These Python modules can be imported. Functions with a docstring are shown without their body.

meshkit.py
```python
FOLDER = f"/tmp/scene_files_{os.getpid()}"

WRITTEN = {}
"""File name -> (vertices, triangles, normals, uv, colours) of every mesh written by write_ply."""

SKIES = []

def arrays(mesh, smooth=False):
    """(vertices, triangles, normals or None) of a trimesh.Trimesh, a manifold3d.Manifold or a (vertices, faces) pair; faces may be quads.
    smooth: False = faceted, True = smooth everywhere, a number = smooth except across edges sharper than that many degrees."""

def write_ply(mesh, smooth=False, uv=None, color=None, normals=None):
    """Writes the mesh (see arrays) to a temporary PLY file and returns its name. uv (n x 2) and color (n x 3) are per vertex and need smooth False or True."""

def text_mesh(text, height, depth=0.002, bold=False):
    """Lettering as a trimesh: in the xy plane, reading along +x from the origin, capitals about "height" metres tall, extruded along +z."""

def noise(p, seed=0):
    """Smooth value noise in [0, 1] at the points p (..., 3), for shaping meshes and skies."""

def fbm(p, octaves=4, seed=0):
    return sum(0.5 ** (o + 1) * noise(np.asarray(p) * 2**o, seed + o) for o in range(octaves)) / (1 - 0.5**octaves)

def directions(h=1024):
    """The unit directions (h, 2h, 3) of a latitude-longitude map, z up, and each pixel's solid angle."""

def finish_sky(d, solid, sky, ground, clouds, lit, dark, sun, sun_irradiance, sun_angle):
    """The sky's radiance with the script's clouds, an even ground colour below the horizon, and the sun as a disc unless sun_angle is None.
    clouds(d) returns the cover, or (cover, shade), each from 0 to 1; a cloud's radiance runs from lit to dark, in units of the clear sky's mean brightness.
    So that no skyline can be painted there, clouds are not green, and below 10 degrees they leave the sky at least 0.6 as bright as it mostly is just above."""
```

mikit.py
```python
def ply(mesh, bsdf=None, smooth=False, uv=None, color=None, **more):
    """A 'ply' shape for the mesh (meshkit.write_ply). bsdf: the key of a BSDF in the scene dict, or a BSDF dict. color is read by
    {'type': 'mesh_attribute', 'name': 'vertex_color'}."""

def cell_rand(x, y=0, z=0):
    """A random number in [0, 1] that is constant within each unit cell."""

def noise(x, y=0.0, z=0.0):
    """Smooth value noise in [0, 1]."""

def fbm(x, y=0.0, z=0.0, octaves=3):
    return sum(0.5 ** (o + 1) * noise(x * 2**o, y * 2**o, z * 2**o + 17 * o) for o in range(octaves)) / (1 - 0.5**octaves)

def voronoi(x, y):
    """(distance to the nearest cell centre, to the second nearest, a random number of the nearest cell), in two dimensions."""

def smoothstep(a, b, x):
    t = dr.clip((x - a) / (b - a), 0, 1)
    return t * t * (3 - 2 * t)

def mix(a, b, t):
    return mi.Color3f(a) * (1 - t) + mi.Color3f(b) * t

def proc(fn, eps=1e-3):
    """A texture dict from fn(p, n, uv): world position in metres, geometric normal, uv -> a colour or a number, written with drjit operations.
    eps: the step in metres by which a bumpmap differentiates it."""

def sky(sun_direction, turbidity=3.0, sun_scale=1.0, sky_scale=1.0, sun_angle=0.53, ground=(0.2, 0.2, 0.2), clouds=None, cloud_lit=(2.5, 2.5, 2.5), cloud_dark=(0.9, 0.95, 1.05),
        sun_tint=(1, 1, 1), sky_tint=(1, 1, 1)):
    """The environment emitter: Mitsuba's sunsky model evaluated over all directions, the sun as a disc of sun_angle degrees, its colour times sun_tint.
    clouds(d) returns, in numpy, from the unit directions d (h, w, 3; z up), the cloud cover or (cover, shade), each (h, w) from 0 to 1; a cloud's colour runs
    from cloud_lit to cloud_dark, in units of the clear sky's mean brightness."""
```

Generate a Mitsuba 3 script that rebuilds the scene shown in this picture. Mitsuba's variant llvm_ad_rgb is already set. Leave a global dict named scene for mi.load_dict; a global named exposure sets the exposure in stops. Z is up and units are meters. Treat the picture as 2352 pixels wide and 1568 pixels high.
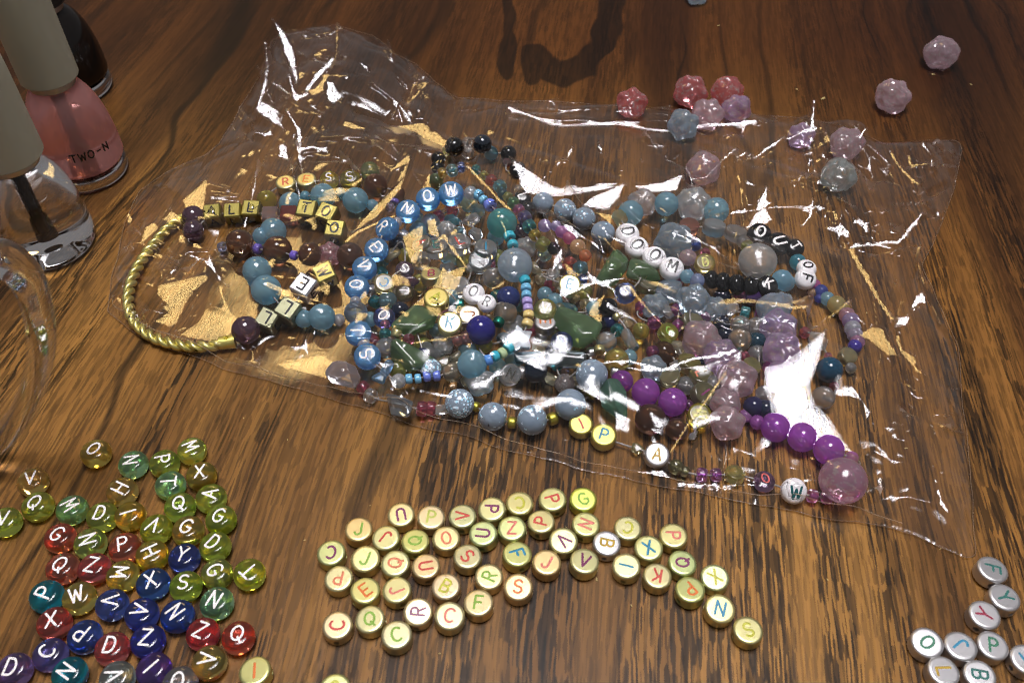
import math, random
import numpy as np, trimesh, manifold3d as mf
import mitsuba as mi, drjit as dr
import mikit, meshkit
from shapely.geometry import LineString, Polygon
from shapely.ops import unary_union
from shapely import affinity
from scipy import ndimage, sparse
from scipy.sparse.linalg import cg
from PIL import Image, ImageDraw

RNG = np.random.default_rng(7)
MM = 0.001
# ------------------------------------------------------------------ camera, light, exposure
CAM_H, PITCH, FOC = 0.203, math.radians(48.0), 2100.0          # photo measured in a 2352 x 1568 grid
FWD = np.array([0, math.cos(PITCH), -math.sin(PITCH)])
UPV = np.array([0, math.sin(PITCH), math.cos(PITCH)])
CAM = np.array([0, 0, CAM_H])
T = mi.ScalarTransform4f
scene, labels = {}, {}
exposure = 0.8
scene['camera'] = {'type': 'thinlens', 'fov': math.degrees(2 * math.atan(1176 / FOC)), 'fov_axis': 'x', 'near_clip': 0.01, 'far_clip': 20.0,
                   'aperture_radius': 0.0006, 'focus_distance': 0.262,
                   'to_world': T().look_at(origin=CAM.tolist(), target=(CAM + FWD).tolist(), up=[0, 0, 1])}
KEY = np.array([0.05, 0.27, 1.60])        # round white lamp above the table
WARM = np.array([-0.325, 0.985, 0.80])     # warm shaded lamp beyond the table
KEY_RAD, WARM_RAD = (17.0, 16.5, 17.2), (6.2, 4.12, 1.52)
AMBIENT = (0.098, 0.094, 0.096)
scene['room_light'] = {'type': 'constant', 'radiance': {'type': 'rgb', 'value': list(AMBIENT)}}


def lamp_ring(center, radius, target, u0, u1):
    n = (np.asarray(target) - center); n = n / np.linalg.norm(n)
    x = np.cross([0, 0, 1.0] if abs(n[2]) < .9 else [0, 1.0, 0], n); x /= np.linalg.norm(x); y = np.cross(n, x)
    a = np.linspace(0, 2 * np.pi, 48, endpoint=False); rim = np.cos(a)[:, None] * x + np.sin(a)[:, None] * y
    v = np.vstack([center + radius * u * rim - n * .25 * radius * u * u for u in (max(u0, 1e-3), u1)])
    i = np.arange(48); j = (i + 1) % 48
    return v, np.vstack([np.stack([i, 48 + i, 48 + j], 1), np.stack([i, 48 + j, j], 1)])


def px(x, y, z=0.0):
    """The point at height z that the photo shows at grid position (x, y)."""
    d = FWD + np.array([1.0, 0, 0]) * ((x - 1176) / FOC) + UPV * ((784 - y) / FOC)
    return CAM + d * ((z - CAM_H) / d[2])


def scale_at(P):
    """Metres per grid unit of the photo at the point P."""
    return float(np.dot(np.asarray(P) - CAM, FWD)) / FOC


CROPS = {'A': (233.3, 291.7, 4.03), 'B': (233.3, 583.3, 4.03), 'C': (758.3, 291.7, 4.03), 'D': (758.3, 583.3, 4.03), 'E': (1225, 291.7, 4.03), 'F': (1225, 583.3, 4.03),
         'G': (1633.3, 350, 4.03), 'H': (1458.3, 758.3, 3.84), 'I': (1750, 525, 4.03), 'J': (700, 758.3, 3.36), 'K': (583.3, 29.2, 4.03), 'L': (1166.7, 0, 4.03), 'M': (1768.7, 0, 4.03),
         'R': (0, 980, 2.667), 'S': (641.7, 1079.2, 3.207), 'U': (1225, 1079.2, 3.207), 'V': (1768.7, 1079.2, 3.207), 'Z': (0, 0, 1.0)}


def cr(c, x, y):
    ox, oy, s = CROPS[c]
    return ox + x / s, oy + y / s


def lin(c):
    c = np.asarray(c, float) / 255
    return np.where(c < .04045, c / 12.92, ((c + .055) / 1.055) ** 2.4)


# ------------------------------------------------------------------ helpers that write the scene
def fresh(name, parent=''):
    full = parent + name
    if full not in taken:
        taken.add(full); return full
    k = 1
    while f'{full}_{k:03d}' in taken:
        k += 1
    taken.add(f'{full}_{k:03d}')
    return f'{full}_{k:03d}'


taken = set()
PLY = {}


def shape(key, cache, make, bsdf, color, to_world=None, smooth=35):
    """One entry of the scene; meshes are shared through cache."""
    ck = None if cache is None else (cache, bsdf, tuple(color))
    if ck is None or ck not in PLY:
        m = make()
        if hasattr(m, 'to_mesh'):
            t = m.to_mesh(); m = trimesh.Trimesh(np.array(t.vert_properties[:, :3], float), np.array(t.tri_verts), process=False)
        elif isinstance(m, tuple):
            v, f, n = meshkit.arrays(m); m = trimesh.Trimesh(v, f, process=False)
        if smooth not in (True, False):
            m = trimesh.graph.smooth_shade(m, angle=math.radians(smooth), facet_minarea=None)
        cc = lin(color)
        if bsdf == 'mat_tint': cc = cc ** .43            # colour per crossing, two crossings make the bead's own
        elif bsdf == 'mat_crackle': cc = cc ** .52
        elif bsdf == 'mat_lens': cc = cc ** .33
        elif bsdf == 'mat_jelly': cc = cc ** .42
        if bsdf in ('mat_jelly', 'mat_crackle', 'mat_lens', 'mat_tint'): cc = np.clip(cc.mean() + (cc - cc.mean()) * (1.6 if bsdf in ('mat_jelly', 'mat_crackle') else 1.35), .02, .985)
        col = np.tile(cc, (len(m.vertices), 1))
        if bsdf == 'mat_crackle':                                    # fracture planes of crackled glass; scattered white flecks are glints put into the colour
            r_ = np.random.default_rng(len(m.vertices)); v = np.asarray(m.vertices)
            vein_glint = np.clip(1 - np.abs(meshkit.noise(v * 4.6 + 3, 11) - .5) * 11, 0, 1) * (meshkit.noise(v * 2.6, 5) > .40) + (r_.random(len(col)) > .965)
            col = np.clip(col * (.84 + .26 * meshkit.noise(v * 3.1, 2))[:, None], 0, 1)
            col = np.clip(col + (1 - col) * .9 * np.clip(vein_glint, 0, 1)[:, None], 0, .98)
        p = mikit.ply(m, bsdf, smooth=bool(smooth), color=col)
        if ck is not None:
            PLY[ck] = p
    else:
        p = PLY[ck]
    scene[key] = dict(p) if to_world is None else {**p, 'to_world': T(to_world.tolist())}
    return key


def frame(P, X, Y, Z, s=1.0):
    m = np.eye(4); s = np.broadcast_to(s, 3)
    m[:3, 0], m[:3, 1], m[:3, 2], m[:3, 3] = np.asarray(X) * s[0], np.asarray(Y) * s[1], np.asarray(Z) * s[2], P
    return m


def tag(key, label=None, category=None, group=None, kind=None):
    d = {k: v for k, v in dict(label=label, category=category, group=group, kind=kind).items() if v}
    labels[key] = d


# ------------------------------------------------------------------ materials
VC = {'type': 'mesh_attribute', 'name': 'vertex_color'}


def pr(**k):
    return {'type': 'principled', 'base_color': VC, **k}


def thin(rough, st, dt, eta):
    return {'type': 'principledthin', 'base_color': VC, 'roughness': rough, 'spec_trans': st, 'diff_trans': dt, 'eta': eta}


def milky(clear, rough, eta):
    """Cloudy glass: part lets light straight through with refraction, part scatters it on."""
    return {'type': 'blendbsdf', 'weight': clear, 'cloud': thin(.05, .16, 1.05, eta), 'glass': pr(roughness=rough, spec_trans=.97, eta=eta)}


scene['mat_opaque'] = {'type': 'twosided', 'bsdf': pr(roughness=.07, specular=.5)}
scene['mat_paint'] = {'type': 'twosided', 'bsdf': pr(roughness=.3, specular=.4)}
scene['mat_satin'] = {'type': 'twosided', 'bsdf': pr(roughness=.38, specular=.4)}
scene['mat_metal'] = {'type': 'twosided', 'bsdf': pr(roughness=.37, metallic=.9, specular=.6)}
scene['mat_jelly'] = milky(.56, .03, 1.72)
scene['mat_tint'] = pr(roughness=.04, spec_trans=.90, eta=1.42)
scene['mat_polish'] = milky(.74, .02, 1.6)
scene['mat_lens'] = milky(.94, .03, 1.46)
scene['mat_crackle'] = milky(.72, .035, 1.62)
scene['mat_glass'] = {'type': 'dielectric', 'int_ior': 1.48, 'ext_ior': 1.0}
scene['mat_film'] = {'type': 'thindielectric', 'int_ior': 1.36, 'ext_ior': 1.0, 'specular_transmittance': {'type': 'rgb', 'value': [.975, .97, .965]}}


def glitter(p, n, uv):
    q = p * 1800.0
    a = mikit.cell_rand(q.x, q.y, q.z)
    b = mikit.cell_rand(q.x + 31.5, q.y, q.z)
    base = mikit.mix((.16, .22, .29), (.27, .34, .42), mikit.fbm(p.x * 300, p.y * 300, p.z * 300))
    cyan = mikit.mix((.30, .72, .90), (.85, .92, 1.0), b)
    patch = mikit.smoothstep(.40, .62, mikit.noise(p.x * 170, p.y * 170, p.z * 170))
    return dr.select(a > .97 - .22 * patch, cyan, base)


scene['mat_glitter'] = {'type': 'twosided', 'bsdf': {'type': 'principled', 'base_color': mikit.proc(glitter), 'roughness': .12, 'specular': .6, 'clearcoat': .6, 'clearcoat_gloss': .95}}

# ------------------------------------------------------------------ table: grain lines follow curves read off the photo
GUIDES = [[(342, 362), (536, 151)], [(301, 301), (412, 141)], [(388, 806), (362, 870), (285, 994)], [(479, 826), (412, 927), (335, 1050)], [(549, 860), (469, 1010)],
          [(234, 780), (110, 944)], [(112, 1055), (37, 1149)], [(536, 1111), (562, 1036)], [(615, 1355), (624, 1205)], [(816, 1079), (791, 1182)], [(897, 1079), (888, 1151)],
          [(1156, 1406), (1128, 1568)], [(720, 1235), (688, 1375)], [(1640, 1098), (1655, 1453)], [(1431, 1344), (1415, 1568)], [(1699, 1135), (1711, 1297)], [(1921, 1219), (1950, 1516)],
          [(2268, 1079), (2305, 1235)], [(1819, 1313), (1825, 1547)], [(2271, 537), (2318, 661), (2333, 711)], [(2197, 795), (2234, 912)], [(2108, 0), (2136, 99)],
          [(1999, 25), (2041, 186), (2084, 310)], [(1816, 50), (1836, 248)], [(1918, 74), (1947, 260)], [(2153, 223), (2205, 310)], [(1700, 20), (1712, 200)], [(860, 20), (800, 160)],
          [(700, 40), (600, 230)], [(1010, 60), (960, 200)], [(1520, 20), (1500, 150)], [(150, 1300), (80, 1440)], [(420, 1250), (380, 1390)]]


def grain_fit(deg=5):
    ex = [(i, j) for i in range(deg + 1) for j in range(deg + 1 - i) if i + j > 0]
    C, S = np.array([0, .24]), .26

    def grad(P):
        q = (np.atleast_2d(P)[:, :2] - C) / S
        gx = np.stack([i * q[:, 0] ** max(i - 1, 0) * q[:, 1] ** j for i, j in ex], 1)
        gy = np.stack([j * q[:, 0] ** i * q[:, 1] ** max(j - 1, 0) for i, j in ex], 1)
        return gx, gy
    rows, rhs = [], []
    for g in GUIDES:
        for a, b in zip(g[:-1], g[1:]):
            A, B = px(*a)[:2], px(*b)[:2]
            t = (B - A) / np.linalg.norm(B - A)
            for u in np.linspace(0, 1, 5):
                gx, gy = grad(A + u * (B - A))
                rows.append((gx * t[0] + gy * t[1])[0] * 1.6); rhs.append(0)
    X, Y = np.meshgrid(np.linspace(-.5, .5, 24), np.linspace(-.05, .62, 20))
    gx, gy = grad(np.stack([X.ravel(), Y.ravel()], 1))
    rows += list(gx * .22); rhs += [.22] * len(gx)
    rows += list(gy * .05); rhs += [0] * len(gy)
    w = np.linalg.lstsq(np.array(rows), np.array(rhs), rcond=None)[0]

    def g(P):
        q = (P[:, :2] - C) / S
        q = np.clip(q, -2.1, 2.1)
        return S * sum(k * q[:, 0] ** i * q[:, 1] ** j for k, (i, j) in zip(w, ex))
    return g


KNOT = [(1412, -40, 20), (1402, 50, 22), (1380, 105, 22), (1345, 150, 24), (1290, 172, 26), (1248, 150, 30), (1226, 124, 20), (1222, 178, 15)]
KNOT2 = [(1166, -30, 14), (1172, 80, 12), (1164, 165, 16)]


def knot_segments(K):
    out = []
    for a, b in zip(K[:-1], K[1:]):
        A, B = px(a[0], a[1]), px(b[0], b[1])
        out.append((A[0], A[1] * .52, B[0], B[1] * .52, a[2] * scale_at(A), b[2] * scale_at(B)))
    return out


SEGS = knot_segments(KNOT) + knot_segments(KNOT2)


def wood(p, n, uv):
    wob = (mikit.noise(p.x * 30, p.y * 22, 1.3) - .5) * .0014 + (mikit.noise(p.x * 200, p.y * 90, 5.1) - .5) * .0003
    g, s = uv.x + wob, uv.y
    # the dark figure round the knot
    x, y = p.x + (mikit.noise(p.x * 170, p.y * 80, 8.0) - .5) * .0045, p.y * .52
    d = mi.Float(9)
    for ax, ay, bx, by, ra, rb in SEGS:
        dx, dy = bx - ax, by - ay
        t = dr.clip(((x - ax) * dx + (y - ay) * dy) / (dx * dx + dy * dy), 0, 1)
        d = dr.minimum(d, dr.sqrt(dr.square(x - ax - t * dx) + dr.square(y - ay - t * dy)) - (ra + (rb - ra) * t))
    fig = 1 - mikit.smoothstep(-.0002, .0010, d)
    halo = 1 - mikit.smoothstep(0, .022, d)
    far = mikit.smoothstep(.17, .36, p.y)  # redder tone at the back, plus light falloff put into the wood colour
    broad = mikit.fbm(g * 55, s * 2.4, 2.0, 3)
    band = mikit.fbm(g * 230, s * 4.2, 4.0, 3)
    fibre = mikit.noise(g * 3300, s * 110, 3.0) * .55 + mikit.noise(g * 1600, s * 40, 23.0) * .45
    pore = mikit.noise(g * 2800, s * 150, 9.0)
    pore2 = mikit.noise(g * 3300, s * 210, 19.0)
    pore3 = mikit.noise(g * 1500, s * 90, 29.0)
    groove = dr.abs(mikit.noise(g * 78 + (mikit.noise(p.x * 46, p.y * 40, 2) - .5) * .5, s * 2.0, 12.0) - .5)
    t = mikit.smoothstep(.26, .70, band * .45 + broad * .55)
    c = mikit.mix((.150, .067, .0165), (.375, .184, .043), t)
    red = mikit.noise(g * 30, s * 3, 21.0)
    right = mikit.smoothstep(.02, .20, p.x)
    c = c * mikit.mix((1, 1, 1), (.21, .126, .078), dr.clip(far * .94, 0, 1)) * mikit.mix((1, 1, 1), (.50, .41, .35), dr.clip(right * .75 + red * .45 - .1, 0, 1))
    left = mikit.smoothstep(.02, -.16, p.x)
    line = (1 - mikit.smoothstep(.008, .050, groove)) * mikit.smoothstep(.38, .58, mikit.noise(g * 30, s * 7, 31.0))
    c = c * mikit.mix((1, 1, 1), (.50, .44, .38), left * mikit.smoothstep(.30, .60, mikit.fbm(g * 24, s * 5, 41.0, 2)) * .9)
    c = c * (1 - (.50 + .25 * left) * line)
    c = c * (.78 + .42 * fibre)
    zone = mikit.smoothstep(.30, .62, mikit.noise(g * 190, s * 6, 14.0))
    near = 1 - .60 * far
    c = c * (1 - .74 * near * mikit.smoothstep(.52, .60, pore) * (.42 + .58 * zone))
    c = c * (1 - .50 * near * mikit.smoothstep(.58, .66, pore2) * (.5 + .5 * zone))
    c = c * (1 - .40 * near * mikit.smoothstep(.58, .70, pore3) * zone)
    c = c * (1 - .74 * fig) * (1 + .22 * halo)
    return c


def wood_bump(p, n, uv):
    g, s = uv.x, uv.y
    return mikit.noise(g * 1500, s * 130, 9.0) * -.00003 * mikit.smoothstep(.5, .8, mikit.noise(g * 1500, s * 130, 9.0)) + mikit.fbm(p.x * 90, p.y * 60, 3.0) * .00012


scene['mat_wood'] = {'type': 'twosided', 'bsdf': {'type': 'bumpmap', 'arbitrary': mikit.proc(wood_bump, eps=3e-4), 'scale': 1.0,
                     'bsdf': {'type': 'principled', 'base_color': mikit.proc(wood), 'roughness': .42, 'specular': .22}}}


def build_table():
    x, y = np.linspace(-.75, .75, 301), np.linspace(-.25, 1.0, 251)
    X, Y = np.meshgrid(x, y)
    P = np.stack([X.ravel(), Y.ravel(), 0 * X.ravel()], 1)
    g = grain_fit()(P)
    i = np.arange(len(y) - 1)[:, None] * len(x) + np.arange(len(x) - 1)
    f = np.stack([i, i + 1, i + 1 + len(x), i + len(x)], -1).reshape(-1, 4)
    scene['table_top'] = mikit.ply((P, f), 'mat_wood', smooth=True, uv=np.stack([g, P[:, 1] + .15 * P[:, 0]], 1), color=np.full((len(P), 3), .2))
    tag('table_top', 'dark brown wood grain table top under the beads and bag', 'table', kind='structure')
    b = trimesh.creation.box([1.5, 1.25, .03]); b.apply_translation([0, .375, -.0155])
    shape('table_top__board', None, lambda: b, 'mat_satin', (70, 42, 22), smooth=False)


build_table()
for key, c, r, tgt, rad in (('ceiling_lamp', KEY, .50, KEY - [0, 0, 1], KEY_RAD), ('shaded_lamp', WARM, .135, np.array([-.05, .2, 0]), WARM_RAD)):
    for i, (u0, u1, w) in enumerate(((0, .42, 1.0), (.42, .56, .66), (.56, .70, .38), (.70, .85, .16), (.85, 1.0, .04)) if key == 'ceiling_lamp' else ((0, .42, 1.0), (.42, .60, .9), (.60, .74, .7), (.74, .87, .4), (.87, 1.0, .12))):     # an opal shade that glows less towards its rim
        part = key + '__shade' + (f'_{i:03d}' if i else '')
        scene[part] = {**mikit.ply(lamp_ring(c, r, tgt, u0, u1), 'mat_satin', color=np.full((96, 3), .5)), 'emitter': {'type': 'area', 'radiance': {'type': 'rgb', 'value': [w * q for q in rad]}}}
tag('ceiling_lamp', 'round white lamp hanging above the table', 'lamp')
tag('shaded_lamp', 'warm yellow lamp shining from beyond the table', 'lamp')

# ------------------------------------------------------------------ letters drawn as round strokes


def arc(cx, cy, rx, ry, a0, a1, n=14):
    return [(cx + rx * math.cos(math.radians(a)), cy + ry * math.sin(math.radians(a))) for a in np.linspace(a0, a1, n)]


W_, H_ = .34, .5
STROKES = {
    'A': [[(-W_, -H_), (0, H_), (W_, -H_)], [(-.2, -.12), (.2, -.12)]],
    'B': [[(-.28, -H_), (-.28, H_)], [(-.28, H_), *arc(.02, .25, .24, .25, 90, -90), (-.28, 0)], [(-.28, 0), *arc(.04, -.25, .26, .25, 90, -90), (-.28, -H_)]],
    'C': [arc(.03, 0, .36, H_, 50, 310, 20)],
    'D': [[(-.28, -H_), (-.28, H_), *arc(-.02, 0, .32, H_, 90, -90, 18), (-.28, -H_)]],
    'E': [[(.28, H_), (-.25, H_), (-.25, -H_), (.28, -H_)], [(-.25, 0), (.2, 0)]],
    'F': [[(.28, H_), (-.25, H_), (-.25, -H_)], [(-.25, 0), (.18, 0)]],
    'G': [[*arc(.02, 0, .36, H_, 48, 330, 20), (.33, -.05), (.06, -.05)]],
    'H': [[(-.3, -H_), (-.3, H_)], [(.3, -H_), (.3, H_)], [(-.3, 0), (.3, 0)]],
    'I': [[(0, -H_), (0, H_)]],
    'J': [[(.2, H_), (.2, -.2), *arc(-.04, -.24, .24, .26, 0, -160, 10)]],
    'K': [[(-.25, -H_), (-.25, H_)], [(.3, H_), (-.22, -.05)], [(-.05, .1), (.3, -H_)]],
    'L': [[(-.22, H_), (-.22, -H_), (.28, -H_)]],
    'M': [[(-.36, -H_), (-.3, H_), (0, -.2), (.3, H_), (.36, -H_)]],
    'N': [[(-.3, -H_), (-.3, H_), (.3, -H_), (.3, H_)]],
    'O': [arc(0, 0, .33, H_, 0, 360, 28)],
    'P': [[(-.25, -H_), (-.25, H_), *arc(.02, .23, .28, .27, 90, -90, 12), (-.25, -.04)]],
    'Q': [arc(0, .03, .35, .47, 0, 360, 28), [(.1, -.22), (.34, -H_)]],
    'R': [[(-.25, -H_), (-.25, H_), *arc(.02, .24, .26, .26, 90, -90, 12), (-.25, -.02)], [(.02, -.02), (.3, -H_)]],
    'S': [[*arc(0, .25, .28, .25, 35, 250, 12), *arc(0, -.25, .3, .25, 80, -145, 12)]],
    'T': [[(-.34, H_), (.34, H_)], [(0, H_), (0, -H_)]],
    'U': [[(-.3, H_), (-.3, -.18), *arc(0, -.2, .3, .3, 180, 360, 12), (.3, H_)]],
    'V': [[(-W_, H_), (0, -H_), (W_, H_)]],
    'W': [[(-.4, H_), (-.2, -H_), (0, .3), (.2, -H_), (.4, H_)]],
    'X': [[(-.3, H_), (.3, -H_)], [(.3, H_), (-.3, -H_)]],
    'Y': [[(-.32, H_), (0, 0), (.32, H_)], [(0, 0), (0, -H_)]],
    'Z': [[(-.3, H_), (.3, H_), (-.3, -H_), (.3, -H_)]],
    '-': [[(-.2, 0), (.2, 0)]],
}


def letter_poly(ch, height, stroke):
    g = unary_union([LineString(s).buffer(stroke / height / 2, quad_segs=4) for s in STROKES[ch]])
    return affinity.scale(g, height, height, origin=(0, 0))


def extrude(poly, z0, z1):
    rings = []
    for g in getattr(poly, 'geoms', [poly]):
        rings.append(np.array(g.exterior.coords)[:-1]); rings += [np.array(r.coords)[:-1] for r in g.interiors]
    return mf.Manifold.extrude(mf.CrossSection(rings, mf.FillRule.EvenOdd), z1 - z0).translate((0, 0, z0))


def lathe(profile, n=48):
    return mf.Manifold.revolve(mf.CrossSection([np.array(profile)], mf.FillRule.Positive), n)


def lens_z(r, h=.60, p=6.2):
    return h * np.sqrt(np.clip(1 - np.clip(r, 0, 1) ** p, 0, 1))


def hole(rad, length=2.4):
    return mf.Manifold.cylinder(length, rad, rad, 16, True).rotate((0, 90, 0))


def lens_mesh():
    r = np.sin(np.linspace(0, np.pi / 2, 13))
    top = [(a, lens_z(a)) for a in r]
    prof = [(0, -.60)] + [(a, -lens_z(a)) for a in r[1:-1]] + [(1, 0)] + [(a, z) for a, z in top[::-1][1:-1]] + [(0, .60)]
    return lathe(prof, 40) - hole(.17).translate((0, 0, -.08))


def lens_letter(ch, h=.94, stroke=.13):
    m = extrude(letter_poly(ch, h, stroke), 0, .06).refine_to_length(.09).to_mesh()
    v = np.array(m.vert_properties[:, :3], float)
    v[:, 2] += lens_z(np.hypot(v[:, 0], v[:, 1])) - .025
    return trimesh.Trimesh(v, np.array(m.tri_verts), process=False)


def coin_body(h=.52, bev=.13):
    prof = [(0, -h), (1 - bev, -h), (1 - .03, -h + .5 * bev), (1, -h + bev), (1, h - bev), (1 - .035, h - .45 * bev), (1 - bev, h - .03), (1 - 1.7 * bev, h), (0, h)]
    a = np.linspace(0, np.pi / 2, 8)
    prof = prof[:4] + [(1 - .24 + .24 * math.cos(t), h - .15 + .15 * math.sin(t)) for t in a] + [(0, h)]
    return lathe(prof, 48)


def coin_mesh(ch, h=.52):
    m = coin_body(h) - hole(.20).translate((0, 0, -.04))
    return m - extrude(letter_poly(ch, .92, .165), h - .075, h + .2) if ch else m


def coin_letter(ch, h=.52):
    return extrude(letter_poly(ch, .92, .16), h - .11, h - .035)


def pill_z(r, h=.62):
    return h * (1 - np.clip(r, 0, 1) ** 4.5) ** .5


def pill_mesh():
    r = np.sin(np.linspace(0, np.pi / 2, 12))
    prof = [(0, -.62)] + [(a, -pill_z(a)) for a in r[1:-1]] + [(1, 0)] + [(a, pill_z(a)) for a in r[::-1][1:-1]] + [(0, .62)]
    return lathe(prof, 40)


def pill_letter(ch):
    m = extrude(letter_poly(ch, .95, .17), 0, .05).refine_to_length(.1).to_mesh()
    v = np.array(m.vert_properties[:, :3], float)
    v[:, 2] += pill_z(np.hypot(v[:, 0], v[:, 1])) - .03
    return trimesh.Trimesh(v, np.array(m.tri_verts), process=False)


def sphere_mesh(k=3):
    return trimesh.creation.icosphere(subdivisions=k)


def seed_mesh():
    prof = [(.32, -.62), (.75, -.66), (.95, -.5), (1, -.25), (1, .25), (.95, .5), (.75, .66), (.32, .62)]
    return lathe(prof, 20)


def cube_mesh(b=.16):
    pts = [(sx * (1 - b * (a != 0)), sy * (1 - b * (a != 1)), sz * (1 - b * (a != 2))) for sx in (-1, 1) for sy in (-1, 1) for sz in (-1, 1) for a in range(3)]
    return mf.Manifold.hull_points(np.array(pts))


def lump_mesh(seed, flat=(1, 1, 1), amp=.22, k=3):
    s = trimesh.creation.icosphere(subdivisions=k); v = s.vertices
    n = meshkit.fbm(v * 1.4 + seed * 7.3, 2, seed)
    s.vertices = v * (1 + amp * 2 * (n - .5))[:, None] * np.array(flat)
    return s


def nugget_mesh(seed, n=13, flat=(1.15, .8, .6)):
    r = np.random.default_rng(seed); p = r.normal(size=(n, 3)); p /= np.linalg.norm(p, axis=1, keepdims=True)
    h = mf.Manifold.hull_points(p * flat)
    sp = mf.Manifold.batch_hull([mf.Manifold.sphere(.1, 8).translate(tuple(q * np.array(flat) * .93)) for q in p])
    return sp


def flower_radius(v, seed):
    ph, th = np.arctan2(v[:, 1], v[:, 0]), np.arccos(np.clip(v[:, 2], -1, 1))
    r = 1 + .07 * np.sin(th) ** 1.5 * np.cos(5 * ph + 1.2 * np.cos(th) + .6 * seed) + .045 * np.cos(5 * ph + 2.2) * np.exp(-((th - .75) / .3) ** 2)
    r -= .10 * np.exp(-(th / .28) ** 2)
    return r + .22 * (meshkit.noise(v * 1.9 + seed * 5.1, seed) - .5) + .05 * (meshkit.noise(v * 6.5 + seed * 3, seed + 1) - .5)


def core_mesh(seed, src):
    t = trimesh.creation.icosphere(subdivisions=4); v = t.vertices
    v2 = v * src(v)[:, None] * [1, 1, .92]
    return trimesh.Trimesh(v2, t.faces, process=False)


def chip_mesh(seed):
    r = np.random.default_rng(100 + seed); p = r.normal(size=(9, 3)); p /= np.linalg.norm(p, axis=1, keepdims=True)
    return mf.Manifold.batch_hull([mf.Manifold.sphere(.26, 14).translate(tuple(q * np.array((1.1, .62, .34)))) for q in p])


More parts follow.
